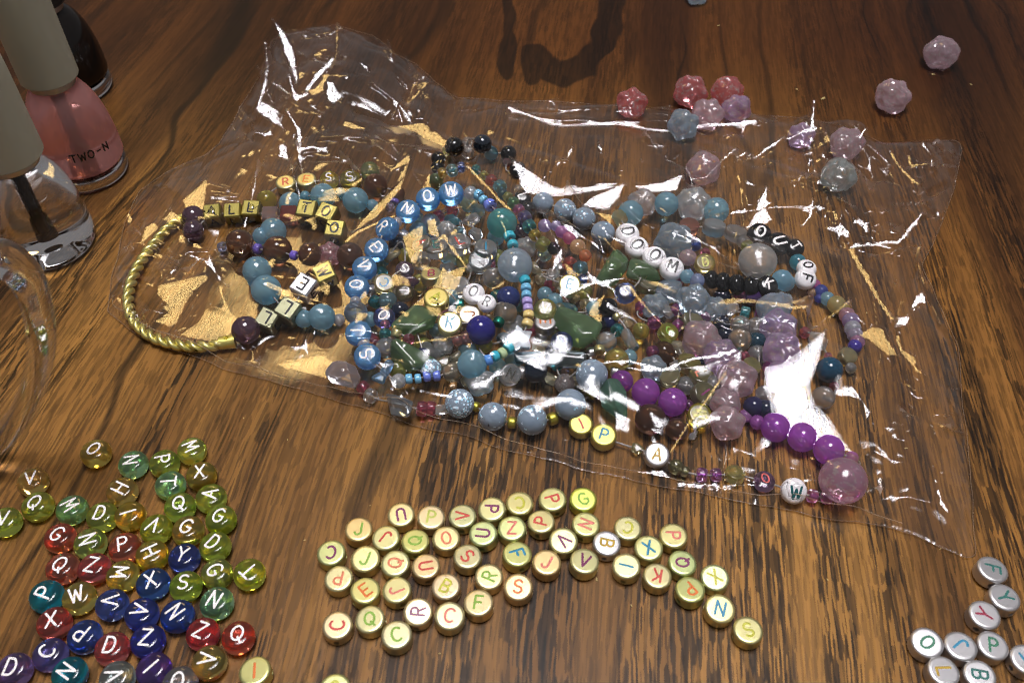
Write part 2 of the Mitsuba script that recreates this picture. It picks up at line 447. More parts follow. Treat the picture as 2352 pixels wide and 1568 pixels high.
# ------------------------------------------------------------------ one bead of any kind
COL = dict(olive=(150, 160, 62), amber=(150, 118, 50), green=(120, 190, 120), coral=(228, 84, 74), navy=(30, 46, 128), teal=(20, 104, 120), red=(168, 48, 40), purple=(66, 52, 120), smoke=(176, 194, 204),
           gold=(210, 203, 146), brass=(150, 138, 74), silver=(206, 204, 204), white=(238, 236, 238), black=(14, 16, 18), aqua=(140, 200, 236), sky=(120, 190, 226), peri=(112, 132, 222), turq=(62, 176, 196),
           lilac=(176, 160, 216), cream=(226, 200, 130), mint=(184, 208, 160), pearl=(206, 214, 222), blue=(92, 150, 226), brown=(58, 30, 18), dark=(38, 24, 34), violet=(158, 78, 190),
           pinkc=(246, 208, 220), pink=(246, 128, 130), ice=(190, 216, 240), clear=(226, 234, 238), rose=(214, 110, 150), peach=(230, 168, 120), orange=(222, 110, 70), dgreen=(58, 84, 52),
           mag=(146, 50, 120), indigo=(38, 36, 110), lavender=(220, 192, 238), wine=(150, 46, 66), cyan=(70, 150, 180), dteal=(24, 62, 84), lime=(170, 180, 70), grey=(120, 136, 150))
INK = dict(purple=(112, 36, 92), lgreen=(186, 198, 84), red=(206, 62, 62), pink=(226, 112, 108), green=(124, 176, 62), salmon=(232, 122, 92), blue=(30, 126, 178), ygreen=(196, 196, 60), ochre=(186, 148, 44),
           orange=(226, 104, 48), dteal=(24, 92, 96), wine=(140, 30, 66), white=(246, 242, 240), black=(16, 18, 22), sgreen=(40, 110, 90), brown=(150, 76, 40))


def letter_frame(P, n, th):
    n = np.asarray(n, float) / np.linalg.norm(n)
    U = UPV - n * np.dot(UPV, n); U /= np.linalg.norm(U); R = np.cross(U, n)
    a = math.radians(th)
    up = math.cos(a) * U - math.sin(a) * R
    return np.cross(up, n), up, n


def unit_axis(d, ref=(0, 0, 1)):
    z = np.asarray(d, float) / np.linalg.norm(d)
    x = np.cross(ref if abs(np.dot(z, ref)) < .95 else (1, 0, 0), z); x /= np.linalg.norm(x)
    return x, np.cross(z, x), z


def bead_shapes(key, kind, P, r, color, ch='', th=0, ink='white', n=(0, -.3, 1), axis=None, seed=0):
    """Writes the shapes of one bead under its key; the letter becomes its part."""
    c = COL[color] if isinstance(color, str) else color
    ik = INK[ink] if isinstance(ink, str) else ink
    L = key + '__letter'
    if kind in 'tT':
        m = frame(P, *letter_frame(P, n, th), r)
        shape(key, 'lens', lens_mesh, 'mat_lens' if kind == 't' else 'mat_jelly', c, m)
        if ch: shape(L, 'lensl' + ch, lambda: lens_letter(ch), 'mat_paint', ik, m, smooth=40)
    elif kind in 'mM':
        m = frame(P, *letter_frame(P, n, th), r)
        shape(key, 'coin' + ch, lambda: coin_mesh(ch), 'mat_metal' if kind == 'm' else 'mat_tint', c, m, smooth=28)
        if ch: shape(L, 'coinl' + ch, lambda: coin_letter(ch), 'mat_paint', tuple(int(.8 * a + .2 * b) for a, b in zip(ik, (200, 190, 140))), m, smooth=30)
    elif kind == 'w':
        m = frame(P, *letter_frame(P, n, th), r)
        shape(key, 'pill', pill_mesh, 'mat_opaque', c, m, smooth=True)
        if ch: shape(L, 'pilll' + ch, lambda: pill_letter(ch), 'mat_paint', ik, m, smooth=40)
    elif kind in 'qQ':
        X, Y, Z = letter_frame(P, n, th); m = frame(P, X, Y, Z, r)
        shape(key, 'cube', cube_mesh, 'mat_metal' if kind == 'q' else 'mat_tint', c, m, smooth=20)
        if ch:
            g = lambda: extrude(letter_poly(ch, 1.15, .2), 1.0, 1.02)
            shape(L, 'cubel' + ch, g, 'mat_paint', ik, m, smooth=30)
            # the face turned to the viewer carries the letter too
            best = max([(X, -1), (X, 1), (Y, -1), (Y, 1)], key=lambda a: float(np.dot(a[0] * a[1], CAM - P)))
            N = best[0] * best[1]; U = Z; R = np.cross(U, N)
            shape(L + '_001', 'cubel' + ch, g, 'mat_paint', ik, frame(P, R, U, N, r), smooth=30)
    elif kind in 'sgGb':
        mat = {'s': 'mat_jelly', 'g': 'mat_tint', 'G': 'mat_glitter', 'b': 'mat_opaque'}[kind]
        shape(key, 'ball', sphere_mesh, mat, c, frame(P, (1, 0, 0), (0, 1, 0), (0, 0, 1), r), smooth=True)
    elif kind in 'oOy':
        x, y, z = unit_axis(axis if axis is not None else (1, .2, 0))
        shape(key, 'seed', seed_mesh, {'o': 'mat_opaque', 'O': 'mat_lens', 'y': 'mat_metal'}[kind], c, frame(P, x, y, z, (r, r, r * (1.0 if kind != 'y' else 1.1))), smooth=50)
    elif kind == 'c':
        x, y, z = unit_axis(n)
        a = seed * 1.7; x, y = math.cos(a) * x + math.sin(a) * y, math.cos(a) * y - math.sin(a) * x
        k = seed % 4
        m = frame(P, x, y, z, r)
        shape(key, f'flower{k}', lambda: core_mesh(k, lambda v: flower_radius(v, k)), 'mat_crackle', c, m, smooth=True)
    elif kind == 'C':
        k = seed % 3
        m = frame(P, (1, 0, 0), (0, 1, 0), (0, 0, 1), r)
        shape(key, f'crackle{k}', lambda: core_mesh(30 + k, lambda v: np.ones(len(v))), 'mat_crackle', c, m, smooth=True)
    elif kind in 'hp':
        x, y, z = unit_axis((0, -.2, 1))
        if axis is not None:
            x = np.asarray(axis, float) - z * np.dot(axis, z); x /= np.linalg.norm(x); y = np.cross(z, x)
        k = seed % 6
        r = r * (1.14 if kind == 'h' else 1.0)
        shape(key, f'{kind}{k}', (lambda: chip_mesh(k)) if kind == 'h' else (lambda: nugget_mesh(k)), 'mat_tint' if kind == 'p' else 'mat_jelly', c, frame(P, x, y, z, r * 1.02), smooth=32)
    elif kind == 'r':                                               # rod along the axis
        z = np.asarray(axis, float); x, y, z = unit_axis(z)
        shape(key, 'rod', lambda: lathe([(0, -2.3), (.7, -2.3), (1, -2), (1, 2), (.7, 2.3), (0, 2.3)], 24), 'mat_tint', c, frame(P, x, y, z, r), smooth=20)
    elif kind == 'f':                                               # little fish-tail shaped bead
        x, y, z = unit_axis((0, -.3, 1))
        shape(key, 'fish', lambda: mf.Manifold.batch_hull([mf.Manifold.sphere(.42, 14).translate(q) for q in ((-.6, .35, 0), (.1, .1, .1))]) + mf.Manifold.batch_hull([mf.Manifold.sphere(.25, 12).translate(q) for q in ((.1, .05, 0), (.9, -.1, 0), (.6, -.75, 0))]),
              'mat_tint', c, frame(P, x, y, z, r), smooth=40)
    elif kind == 'x':                                               # five-pointed star bead
        x, y, z = unit_axis((0.1, -.4, 1))
        def star():
            a = np.arange(10) * np.pi / 5 + .3; rr = np.where(np.arange(10) % 2, .58, 1.0)
            return extrude(Polygon(np.stack([rr * np.cos(a), rr * np.sin(a)], 1)).buffer(.12), -.35, .35)
        shape(key, 'star', star, 'mat_lens', c, frame(P, x, y, z, r), smooth=30)


# ------------------------------------------------------------------ loose letter beads on the table
INKNAME = dict(purple='purple', lgreen='pale green', red='red', pink='pink', green='green', salmon='salmon', blue='blue', ygreen='yellow green', ochre='ochre', orange='orange', dteal='dark teal', wine='dark red', white='white', sgreen='dark green', brown='brown')
GOLD = [  # crop, x, y, letter, angle, ink
    ('S', 895, 323, 'U', 194, 'purple'), ('S', 1115, 345, 'P', -10, 'lgreen'), ('S', 1348, 335, 'V', 90, 'red'), ('S', 1568, 285, 'P', -90, 'purple'), ('S', 1770, 240, 'C', 190, 'ygreen'),
    ('S', 582, 433, 'J', -5, 'green'), ('S', 785, 495, 'J', 150, 'red'), ('S', 1000, 522, 'Q', 90, 'green'), ('S', 1228, 497, 'O', 15, 'salmon'), ('S', 1503, 465, 'U', 85, 'purple'),
    ('S', 1715, 425, 'Z', 0, 'pink'), ('S', 380, 603, 'C', 180, 'purple'), ('S', 632, 648, 'J', -15, 'green'), ('S', 855, 683, 'Q', 75, 'salmon'), ('S', 1078, 705, 'U', -80, 'red'),
    ('S', 1385, 635, 'S', -50, 'red'), ('S', 1750, 617, 'F', -72, 'blue'), ('S', 435, 793, 'P', 175, 'salmon'), ('S', 630, 887, 'E', 40, 'orange'), ('S', 865, 880, 'J', -63, 'pink'),
    ('S', 1228, 853, 'B', -25, 'ygreen'), ('S', 1543, 780, 'R', 65, 'green'), ('S', 1760, 855, 'S', -10, 'orange'), ('S', 1467, 975, 'F', -5, 'green'), ('S', 1020, 1038, 'R', 85, 'purple'),
    ('S', 1252, 1070, 'C', -15, 'pink'), ('S', 425, 1138, 'C', 90, 'red'), ('S', 668, 1095, 'Q', 10, 'green'), ('S', 862, 1210, 'C', 15, 'green'), ('S', 405, 1610, 'O', 0, 'ygreen'),
    ('U', 143, 212, 'P', -70, 'red'), ('U', 368, 210, 'G', 20, 'green'), ('U', 60, 378, 'P', 75, 'red'), ('U', 387, 395, 'N', 65, 'pink'), ('U', 222, 515, 'V', 226, 'purple'), ('U', 697, 422, 'C', 160, 'ygreen'),
    ('U', 540, 535, 'B', -105, 'ochre'), ('U', 852, 570, 'X', 20, 'blue'), ('U', 1035, 480, 'P', -90, 'pink'), ('U', 98, 677, 'J', -28, 'pink'), ('U', 375, 670, 'V', -25, 'purple'), ('U', 688, 703, 'I', -104, 'blue'),
    ('U', 915, 775, 'K', 165, 'red'), ('U', 1098, 680, 'Q', 85, 'purple'), ('U', 1157, 880, 'P', 215, 'orange'), ('U', 1340, 785, 'X', 30, 'ygreen'), ('U', 1375, 1015, 'N', -20, 'blue'), ('U', 1585, 1175, 'S', 10, 'ygreen'),
    ('R', 1560, 1495, 'I', 10, 'orange')]
SILVER = [('V', 1640, 730, 'F', -108, 'dteal'), ('V', 1730, 935, 'Y', -75, 'dteal'), ('V', 1585, 1060, 'Y', 50, 'wine'), ('V', 1160, 1265, 'O', -55, 'sgreen'), ('V', 1408, 1295, 'J', 126, 'blue'),
          ('V', 1645, 1285, 'P', -15, 'sgreen'), ('V', 1895, 1390, 'L', 20, 'blue'), ('V', 1280, 1475, 'L', -90, 'ochre'), ('V', 1550, 1505, 'B', -100, 'dteal')]
ROUND = [('R', 590, 165, 'O', -25, 'amber'), ('R', 818, 230, 'N', -80, 'green'), ('R', 1008, 226, 'P', -75, 'olive'), ('R', 1178, 150, 'M', -60, 'olive'), ('R', 1235, 300, 'X', 10, 'amber'), ('R', 205, 340, 'V', 15, 'amber'),
         ('R', 1045, 360, 'T', -85, 'green'), ('R', 752, 400, 'H', 65, 'amber'), ('R', 1295, 440, 'A', 85, 'olive'), ('R', 235, 490, 'Q', -20, 'olive'), ('R', 445, 510, 'M', -50, 'green'), ('R', 1105, 495, 'Q', 0, 'olive'),
         ('R', 630, 552, 'D', -5, 'olive'), ('R', 1355, 570, 'G', -15, 'olive'), ('R', 800, 548, 'I', -70, 'amber'), ('R', 960, 630, 'V', 165, 'olive'), ('R', 1155, 640, 'G', -20, 'amber'), ('R', 40, 585, 'V', 5, 'olive'),
         ('R', 370, 680, 'G', -30, 'coral'), ('R', 555, 715, 'N', -70, 'olive'), ('R', 765, 740, 'P', 20, 'coral'), ('R', 1320, 735, 'D', -30, 'olive'), ('R', 935, 790, 'H', -60, 'amber'), ('R', 1130, 805, 'Y', -10, 'navy'),
         ('R', 385, 868, 'Q', -25, 'coral'), ('R', 580, 868, 'Z', -10, 'coral'), ('R', 755, 915, 'M', -90, 'amber'), ('R', 1330, 900, 'G', -60, 'olive'), ('R', 1530, 905, 'T', 137, 'olive'), ('R', 940, 963, 'X', 25, 'navy'),
         ('R', 1140, 978, 'S', 0, 'olive'), ('R', 290, 1040, 'P', 70, 'teal'), ('R', 490, 1050, 'W', 25, 'amber'), ('R', 690, 1092, 'V', -85, 'navy'), ('R', 1330, 1080, 'N', -20, 'green'), ('R', 872, 1150, 'V', 75, 'navy'),
         ('R', 1090, 1160, 'N', -45, 'navy'), ('R', 335, 1205, 'X', 20, 'red'), ('R', 1245, 1270, 'Z', -20, 'red'), ('R', 1462, 1292, 'Q', -10, 'red'), ('R', 522, 1285, 'P', 155, 'navy'), ('R', 690, 1360, 'D', -5, 'coral'),
         ('R', 908, 1312, 'Z', -5, 'navy'), ('R', 310, 1395, 'C', 70, 'purple'), ('R', 1285, 1445, 'V', 85, 'amber'), ('R', 90, 1490, 'D', -5, 'purple'), ('R', 430, 1515, 'N', 60, 'teal'), ('R', 720, 1540, 'V', 110, 'smoke'),
         ('R', 945, 1490, 'I', -40, 'purple'), ('R', 1105, 1575, 'O', 0, 'smoke')]
LENS = dict(olive=(160, 206, 46), amber=(190, 156, 44), green=(120, 222, 122), coral=(250, 58, 48), navy=(16, 38, 150), teal=(10, 116, 136), red=(196, 40, 28), purple=(66, 48, 140), smoke=(150, 162, 168))
RNAME = dict(olive='olive green', amber='amber', green='mint green', coral='coral red', navy='navy blue', teal='teal', red='dark red', purple='dark violet', smoke='smoky clear')
loose = []                                                          # key, x, y, description


def loose_bead(kind, c, x, y, ch, th, color, ink, R, desc, group, half, dome):
    X, Y = cr(c, x, y)
    z = half * R
    P = px(X, Y, z + dome * R)                                       # the spot seen is the face's middle
    P[2] = z
    key = fresh('letter_bead')
    a = RNG.uniform(0, 6.28); tl = RNG.uniform(0, .085)
    nrm = np.array([tl * math.cos(a), tl * math.sin(a), 1.0])
    P[2] += R * tl * .9
    bead_shapes(key, kind, P, R * RNG.uniform(.975, 1.02), color, ch, th, ink, nrm)
    labels[key + '__letter'] = {'label': f'{INKNAME[ink]} letter {ch}'}
    loose.append((key, P, desc, group, f'{ch}'))


for c, x, y, ch, th, ink in GOLD:
    col = 'silver' if (ch, ink) == ('B', 'ochre') else (206, 214, 104) if (ch, ink) == ('G', 'green') else tuple(np.array(COL['gold']) + RNG.integers(-12, 8, 3))
    loose_bead('m', c, x, y, ch, th, col, ink, 3.5 * MM, f"{'silver' if col == 'silver' else 'gold'} disc bead with {INKNAME[ink]} {ch}", 'metallic disc letter beads loose on the table', .52, .52)
for c, x, y, ch, th, ink in SILVER:
    loose_bead('m', c, x, y, ch, th, 'silver', ink, 3.55 * MM, f'silver disc bead with {INKNAME[ink]} {ch}', 'metallic disc letter beads loose on the table', .52, .52)
for c, x, y, ch, th, col in ROUND:
    base = np.clip(np.array(LENS[col]) + RNG.integers(-12, 12, 3), 4, 250)
    loose_bead('t', c, x, y, ch, th, tuple(base), 'white', 3.85 * MM, f'{RNAME[col]} round bead with white {ch}', 'translucent round letter beads loose on the table', .60, .05)


def name_loose():
    """Each label names the bead's look and its nearest neighbour."""
    used = {}
    for key, P, desc, group, ch in loose:
        near = sorted((np.linalg.norm(P - Q), d, Q) for k, Q, d, _, _ in loose if k != key for Q in [Q])if False else sorted([(float(np.linalg.norm(P - Q)), d, Q) for k, Q, d, _, _ in loose if k != key], key=lambda a: a[0])
        for dist, d, Q in near[:6]:
            v = P - Q
            where = ('right of' if v[0] > 0 else 'left of') if abs(v[0]) > abs(v[1]) else ('just beyond' if v[1] > 0 else 'just in front of')
            short = d.replace(' disc bead with', '').replace(' round bead with white', '')
            lab = f'{desc}, {where} the {short}'
            if lab not in used:
                break
        used[lab] = 1
        tag(key, lab, 'bead', group)


name_loose()

# ------------------------------------------------------------------ flower beads
FLOWERS = [('Z', 2162, 122, 39, 'pinkc', 'pale pink flower bead farthest right, near the top corner'), ('Z', 2050, 222, 39, 'pinkc', 'pale pink flower bead alone, just beyond the bag\'s right half'),
           ('Z', 1452, 238, 35, 'pink', 'deep pink flower bead half behind the bag\'s white top edge, alone'), ('Z', 1587, 210, 38, 'pink', 'deep pink flower bead at the left of the clump beyond the bag'),
           ('Z', 1671, 212, 38, 'pink', 'deep pink flower bead at the back right of the clump beyond the bag'), ('Z', 1692, 250, 33, 'lavender', 'lilac flower bead in front of the deep pink one, right end of the clump'),
           ('Z', 1625, 264, 37, 'pinkc', 'pale pink flower bead in the middle of the clump beyond the bag'), ('Z', 1569, 287, 36, 'ice', 'icy blue flower bead nearest the bag, front left of the clump'),
           ('Z', 1617, 387, 39, 'pinkc', 'pale pink flower bead under the bag film, below the clump'), ('Z', 1945, 330, 38, 'pinkc', 'pink flower bead under the bag\'s upper right corner'),
           ('Z', 1925, 403, 40, (190, 205, 205), 'clear grey flower bead under the bag film, right of the bracelets'), ('Z', 1840, 312, 30, 'lavender', 'lilac clear flower bead under the fold by the pink one'),
           ('Z', 1601, -14, 26, 'ice', 'pale flower bead cut off by the top edge of the photo')]
flower_caps = []
for i, (c, x, y, rp, col, lab) in enumerate(FLOWERS):
    P = px(x, y, 5.5 * MM); r = rp * scale_at(P) * .98
    P = px(x, y, .84 * r); P[2] = .84 * r
    key = fresh('flower_bead')
    bead_shapes(key, 'c', P, r, col, n=(.5 * math.sin(i * 2.1), -.35 + .4 * math.cos(i * 1.3), 1), seed=i)
    tag(key, lab, 'bead', 'crackled flower beads loose beyond the bag')
    if 1600 < x < 1960 and y > 300: flower_caps.append((P, r))

# ------------------------------------------------------------------ bracelets in the bag
# item: kind, crop, x, y, radius (crop units), colour, then options z (mm of the centre), ch, th, ink, n
def I(kind, c, x, y, r, col, z=None, ch='', th=0, ink='white', n=(0, -.35, 1), ax=None):
    return dict(kind=kind, c=c, x=x, y=y, r=r, col=col, z=z, ch=ch, th=th, ink=ink, n=n, ax=ax)


K = 'black'
BRACELETS = [
 ('gold rope bracelet with metal letter cubes, left end of the bag', [
  I('s','A',850,830,100,'dark'), I('s','A',850,960,95,'dark'), I('q','A',1040,815,78,'brass',ch='A',th=8,ink=K), I('q','A',1225,805,78,'brass',ch='L',th=5,ink=K), I('q','A',1400,785,82,'brass',ch='L',th=-3,ink=K),
  I('Q','A',1570,830,72,(216,170,166)), I('Q','A',1740,820,72,'red'), I('q','A',1910,790,88,'brass',z=5,ch='T',th=-8,ink=K), I('q','A',2095,825,88,'brass',z=5,ch='O',th=-22,ink=K), I('q','A',2170,975,88,'brass',z=5,ch='O',th=-6,ink=K),
  I('c','A',2110,1180,110,(200,140,150)), I('q','A',2075,1380,92,'brass',z=5,ch='W',th=-62,ink=K), I('q','A',1885,1495,98,'white',z=6,ch='E',th=150,ink=K), I('q','B',1740,535,98,(150,150,120),z=5.5,ch='L',th=150,ink=K),
  I('q','B',1550,625,92,(150,150,120),z=4,ch='L',th=155,ink=K), I('s','B',1335,705,130,'dark')]),
 ('strand of large dark brown beads with small purple seed beads', [
  I('O','A',1115,1110,46,'peri'), I('g','A',1280,1075,125,'brown'), I('o','A',1445,1130,50,(110,96,180)), I('g','A',1630,1140,130,'brown',z=6), I('o','A',1780,1190,46,(110,90,190),z=7), I('g','A',1930,1180,110,'brown',z=6), I('g','A',2300,1190,120,'brown',z=5.5)]),
 ('pale aqua jelly bead bracelet crossing under the letter cubes', [
  I('s','C',390,725,55,'aqua'), I('s','C',235,680,118,'aqua'), I('s','A',2210,610,48,'sky'), I('s','A',2050,640,115,'aqua'), I('s','A',1885,640,48,'sky'), I('s','A',1750,710,105,'aqua'), I('s','A',1590,965,120,'aqua',z=4),
  I('s','A',1480,1010,80,'aqua',z=4), I('s','A',1440,1330,130,'aqua'), I('s','A',1415,1430,60,'sky'), I('s','A',1525,1510,138,'aqua'), I('s','B',1710,530,85,'aqua',z=4), I('s','B',1875,600,85,'aqua',z=4), I('s','B',2040,585,124,'aqua'), I('s','B',2200,610,56,'pearl')]),
 ('yellow letter bead strand lying at the back left', [
  I('g','A',1530,680,92,(170,160,50)), I('m','A',1710,540,92,'gold',ch='R',th=10,ink='red',n=(0,-.1,1)), I('m','A',1900,515,92,'gold',ch='E',th=-5,ink='orange',n=(0,-.05,1)), I('t','A',2110,495,88,(190,170,40),ch='S',th=0), I('t','A',2290,495,84,(190,170,40),ch='S',th=0),
  I('t','C',190,490,98,(180,160,40),ch='S',th=10), I('g','C',370,410,88,(90,120,60)), I('g','C',420,545,112,'brown',z=6), I('g','C',620,620,75,'brown'), I('o','C',600,690,42,(100,84,160)), I('O','C',555,740,40,'lilac')]),
 ('clear blue letter bead bracelet with turquoise seed beads, on top of the pile', [
  I('T','C',1120,620,118,'blue',z=12,ch='W',th=5), I('T','C',905,670,112,'blue',z=11,ch='O',th=10), I('T','C',720,785,112,'blue',z=11,ch='N',th=-30), I('s','C',618,885,48,'white',z=10), I('T','C',530,945,112,'blue',z=10,ch='R',th=-50,n=(-.5,-.3,.8)),
  I('T','C',430,1140,112,'blue',z=10,ch='E',th=-50), I('T','C',320,1310,114,'blue',z=10,ch='V',th=-70), I('T','C',250,1485,114,'blue',z=10,ch='O',th=-85), I('s','D',235,440,50,'pearl',z=9), I('t','D',240,545,108,(130,170,220),z=9,n=(0,-.9,.5)),
  I('T','D',262,735,120,'blue',z=8,ch='I',th=90), I('s','D',310,830,58,'white',z=7), I('T','D',345,950,124,'blue',z=7,ch='S',th=-70), I('f','D',500,1085,112,'blue',z=6), I('s','D',635,1175,70,'pearl',z=5),
  I('o','D',730,1155,48,'sky',z=5), I('o','D',812,1155,46,'sky',z=5), I('o','D',895,1132,52,'peri',z=5), I('o','D',985,1125,52,'peri',z=5), I('g','D',1130,1095,92,(190,180,150),z=5), I('s','D',1315,1020,136,'aqua',z=9),
  I('o','D',1465,980,50,'blue',z=10), I('o','D',1527,945,50,'turq',z=10), I('o','D',1592,918,52,'mint',z=10), I('o','D',1652,870,54,'turq',z=10), I('x','D',1755,790,112,(120,160,190),z=10), I('o','D',1825,645,54,'cream',z=12), I('o','D',1835,565,52,'cream',z=12),
  I('o','D',1830,503,48,'lilac',z=13), I('o','D',1822,445,50,'lilac',z=13), I('o','D',1815,382,48,'sky',z=13), I('o','D',1812,318,50,'sky',z=13), I('o','D',1802,245,52,'turq',z=13), I('s','C',1710,1280,160,'ice',z=14),
  I('o','C',1690,1095,52,'turq',z=13), I('o','C',1660,1015,55,'turq',z=13), I('s','C',1590,890,138,(70,150,150),z=13), I('o','C',1480,725,60,'peri',z=12), I('o','C',1420,680,46,'sky',z=12), I('o','C',1372,630,50,'sky',z=12), I('s','C',1300,612,62,'pearl',z=12)]),
 ('shiny black bead bracelet arching at the back of the pile', [
  I('g','C',980,500,72,'dgreen'), I('b','C',990,375,58,K), I('b','C',1000,295,66,K), I('O','C',1072,232,40,'lime'), I('b','C',1150,185,88,K,z=6), I('O','C',1275,235,58,'clear'), I('O','C',1270,145,48,'clear'), I('b','C',1410,160,86,(26,34,44),z=7), I('g','C',1490,245,66,'dteal'),
  I('b','C',1650,250,74,K), I('O','C',1640,322,40,'pink'), I('w','C',1735,395,76,K,ch='A',th=-80), I('O','C',1745,580,42,'clear'), I('w','C',1780,665,82,K,ch='L',th=-70), I('b','C',1830,760,70,K,z=4)]),
 ('strand of mixed jewel coloured glass seed beads', [
  I('O','C',1035,425,48,'ochre' if False else (190,150,50),z=8), I('O','C',1130,405,60,'cyan',z=8), I('O','C',1212,375,50,'navy',z=8), I('O','C',1350,400,48,'teal',z=8), I('O','C',1422,450,42,'lime',z=8), I('O','C',1490,495,54,'red',z=8), I('O','C',1570,555,62,'cyan',z=8), I('O','C',1600,625,50,'dteal',z=8),
  I('O','C',1645,650,46,'lime',z=9), I('O','C',1695,705,54,(40,110,60),z=9), I('O','C',1748,772,54,'mag',z=9), I('O','C',1800,842,66,'indigo',z=9), I('O','C',1842,922,64,'teal',z=9), I('O','C',1893,1003,56,(180,150,40),z=9), I('O','C',1968,1090,72,'lime',z=9), I('b','C',2072,1128,60,K,z=8),
  I('O','C',2215,1265,66,'red',z=8), I('O','E',435,1310,70,'cyan',z=8), I('O','E',350,1370,55,'navy',z=7), I('O','E',455,1420,60,'navy',z=6), I('p','E',170,1370,80,'clear',z=7), I('m','E',335,1475,104,'gold',z=9,ch='E',th=-15,ink='blue',n=(0,-.4,1))]),
 ('pastel seed bead strand running from lilac to orange', [
  I('s','C',1985,915,62,'lilac',z=8), I('s','E',210,920,52,'lilac',z=8), I('s','E',262,972,60,(190,120,190),z=8), I('s','E',332,1030,60,'rose',z=8), I('s','E',410,1112,74,'peach',z=8), I('s','E',480,1195,58,'orange',z=8)]),
 ('clear and silver letter disc bracelet tangled in the middle', [
  I('M','C',860,1095,92,(214,210,180),z=9,ch='A',th=-60,ink='red',n=(-.4,-.1,1)), I('M','C',985,1125,108,'clear',z=8,ch='E',th=10,ink='dteal',n=(0,.0,1)), I('M','C',1195,1090,108,'clear',z=9,ch='L',th=20,ink='red',n=(.1,.0,1)), I('M','C',1440,1140,104,'clear',z=9,ch='I',th=-5,ink='blue',n=(.1,0,1)),
  I('M','C',1390,1250,108,(150,165,170),z=7), I('O','C',840,1240,86,'clear',z=7), I('p','C',1300,860,88,'clear',z=6), I('p','C',1350,1000,80,'smoke',z=6), I('g','C',1510,1400,100,(190,200,200),z=8), I('m','C',940,1390,98,'gold',z=8,ch='B',th=0,ink='wine',n=(0,.1,1)), I('M','C',500,1460,96,(220,205,120),z=8,ch='C',th=140,ink='blue',n=(.2,-.4,1)),
  I('p','C',720,1420,92,(80,54,84),z=7), I('t','D',690,360,88,(70,66,34),z=5,ch='I',th=88), I('t','C',690,1330,86,(54,40,60),z=8,ch='S',th=-30), I('p','C',560,1190,95,(200,190,140),z=5), I('p','C',1110,1230,80,'sky',z=4), I('p','C',1080,1330,95,(110,120,126),z=4)]),
 ('white and gold letter beads with deep blue balls heaped in the centre', [
  I('w','D',1330,372,104,'white',z=13,ch='O',th=-25,ink=K), I('w','D',1450,460,88,'white',z=12,ch='R',th=-25,ink=K), I('b','D',1650,410,112,(40,50,96),z=10), I('y','D',1200,470,54,(60,140,130),z=9), I('m','D',985,432,116,(226,210,130),z=12,ch='A',th=-30,ink='ygreen',n=(0,-.1,1)),
  I('O','D',1035,545,62,'rose',z=9), I('w','D',1135,530,56,'white',z=8,n=(.6,-.3,.6)), I('m','D',1290,580,104,(214,206,190),z=9,ch='J',th=90,ink='brown',n=(0,-.2,1)), I('Q','D',1345,520,70,(200,196,70),z=7), I('m','D',1110,655,114,'gold',z=11,ch='K',th=-10,ink='blue'), I('b','D',1395,705,138,'indigo',z=9),
  I('O','D',1172,798,60,'pink',z=8), I('O','D',1265,780,70,'pink',z=8), I('c','D',1050,840,100,'clear',z=5), I('g','D',1620,545,112,(200,190,170),z=8), I('y','D',1560,632,52,(40,130,110),z=8), I('c','D',1385,1175,135,'clear',z=5), I('M','D',1665,1120,100,'clear',z=5,ch='N',th=-30,ink=K,n=(.2,-.5,1)),
  I('b','D',1900,1085,110,(16,26,40),z=5), I('r','D',1830,960,56,'dteal',z=5,ax=(1,.1,0)), I('r','D',930,900,62,(150,160,165),z=4,ax=(1,-.9,0))]),
 ('olive green stone chip bracelet winding through the pile', [
  I('h','D',760,625,160,'dgreen',z=9,ax=(1,.2,0)), I('h','D',690,910,185,'dgreen',z=7,ax=(1,-.4,0)), I('y','D',615,735,50,'gold',z=10), I('O','D',730,790,52,'wine',z=9), I('O','D',510,740,54,'teal',z=8,ax=(.1,1,0)), I('O','D',510,655,46,'rose',z=9), I('t','D',500,590,102,'navy',z=8,ch='O',th=-40),
  I('G','D',935,1065,98,'grey',z=5), I('t','D',1990,525,112,'lime',z=9,ch='V',th=-10), I('m','D',1990,655,100,'silver',z=7,ch='E',th=-90,ink='orange',n=(0,-.05,1)), I('h','F',420,680,190,'dgreen',z=8,ax=(1,-.7,0)), I('t','F',262,822,104,'navy',z=7,ch='D',th=20),
  I('y','F',610,890,52,'gold',z=7,ax=(0,1,0)), I('h','F',720,160,160,'dgreen',z=8,ax=(.3,1,0)), I('h','F',980,170,130,'dgreen',z=6,ax=(1,-.3,0)), I('t','F',850,365,102,'navy',z=8,ch='S',th=-30), I('b','F',690,495,88,K,z=8), I('y','F',770,580,38,'gold',z=7), I('r','F',890,800,52,'smoke',z=5,ax=(.35,-1,0)),
  I('g','F',770,985,115,(150,150,60),z=5), I('r','F',300,975,82,(70,86,92),z=7,ax=(1,-.1,0)), I('h','F',760,1350,160,(44,76,60),z=6,ax=(.5,-1,0))]),
 ('blue grey glitter ball bracelet with gold seeds along the front edge', [
  I('p','J',300,345,128,(196,188,200),z=5), I('O','J',450,440,52,'wine'), I('O','J',510,505,58,'clear'), I('p','J',735,565,128,(120,130,138),z=4.5), I('O','J',905,605,60,'wine'), I('O','J',977,602,56,'wine'), I('p','J',1055,615,58,'clear'), I('G','J',1195,565,114,'grey'), I('y','J',1320,590,40,(190,180,70)),
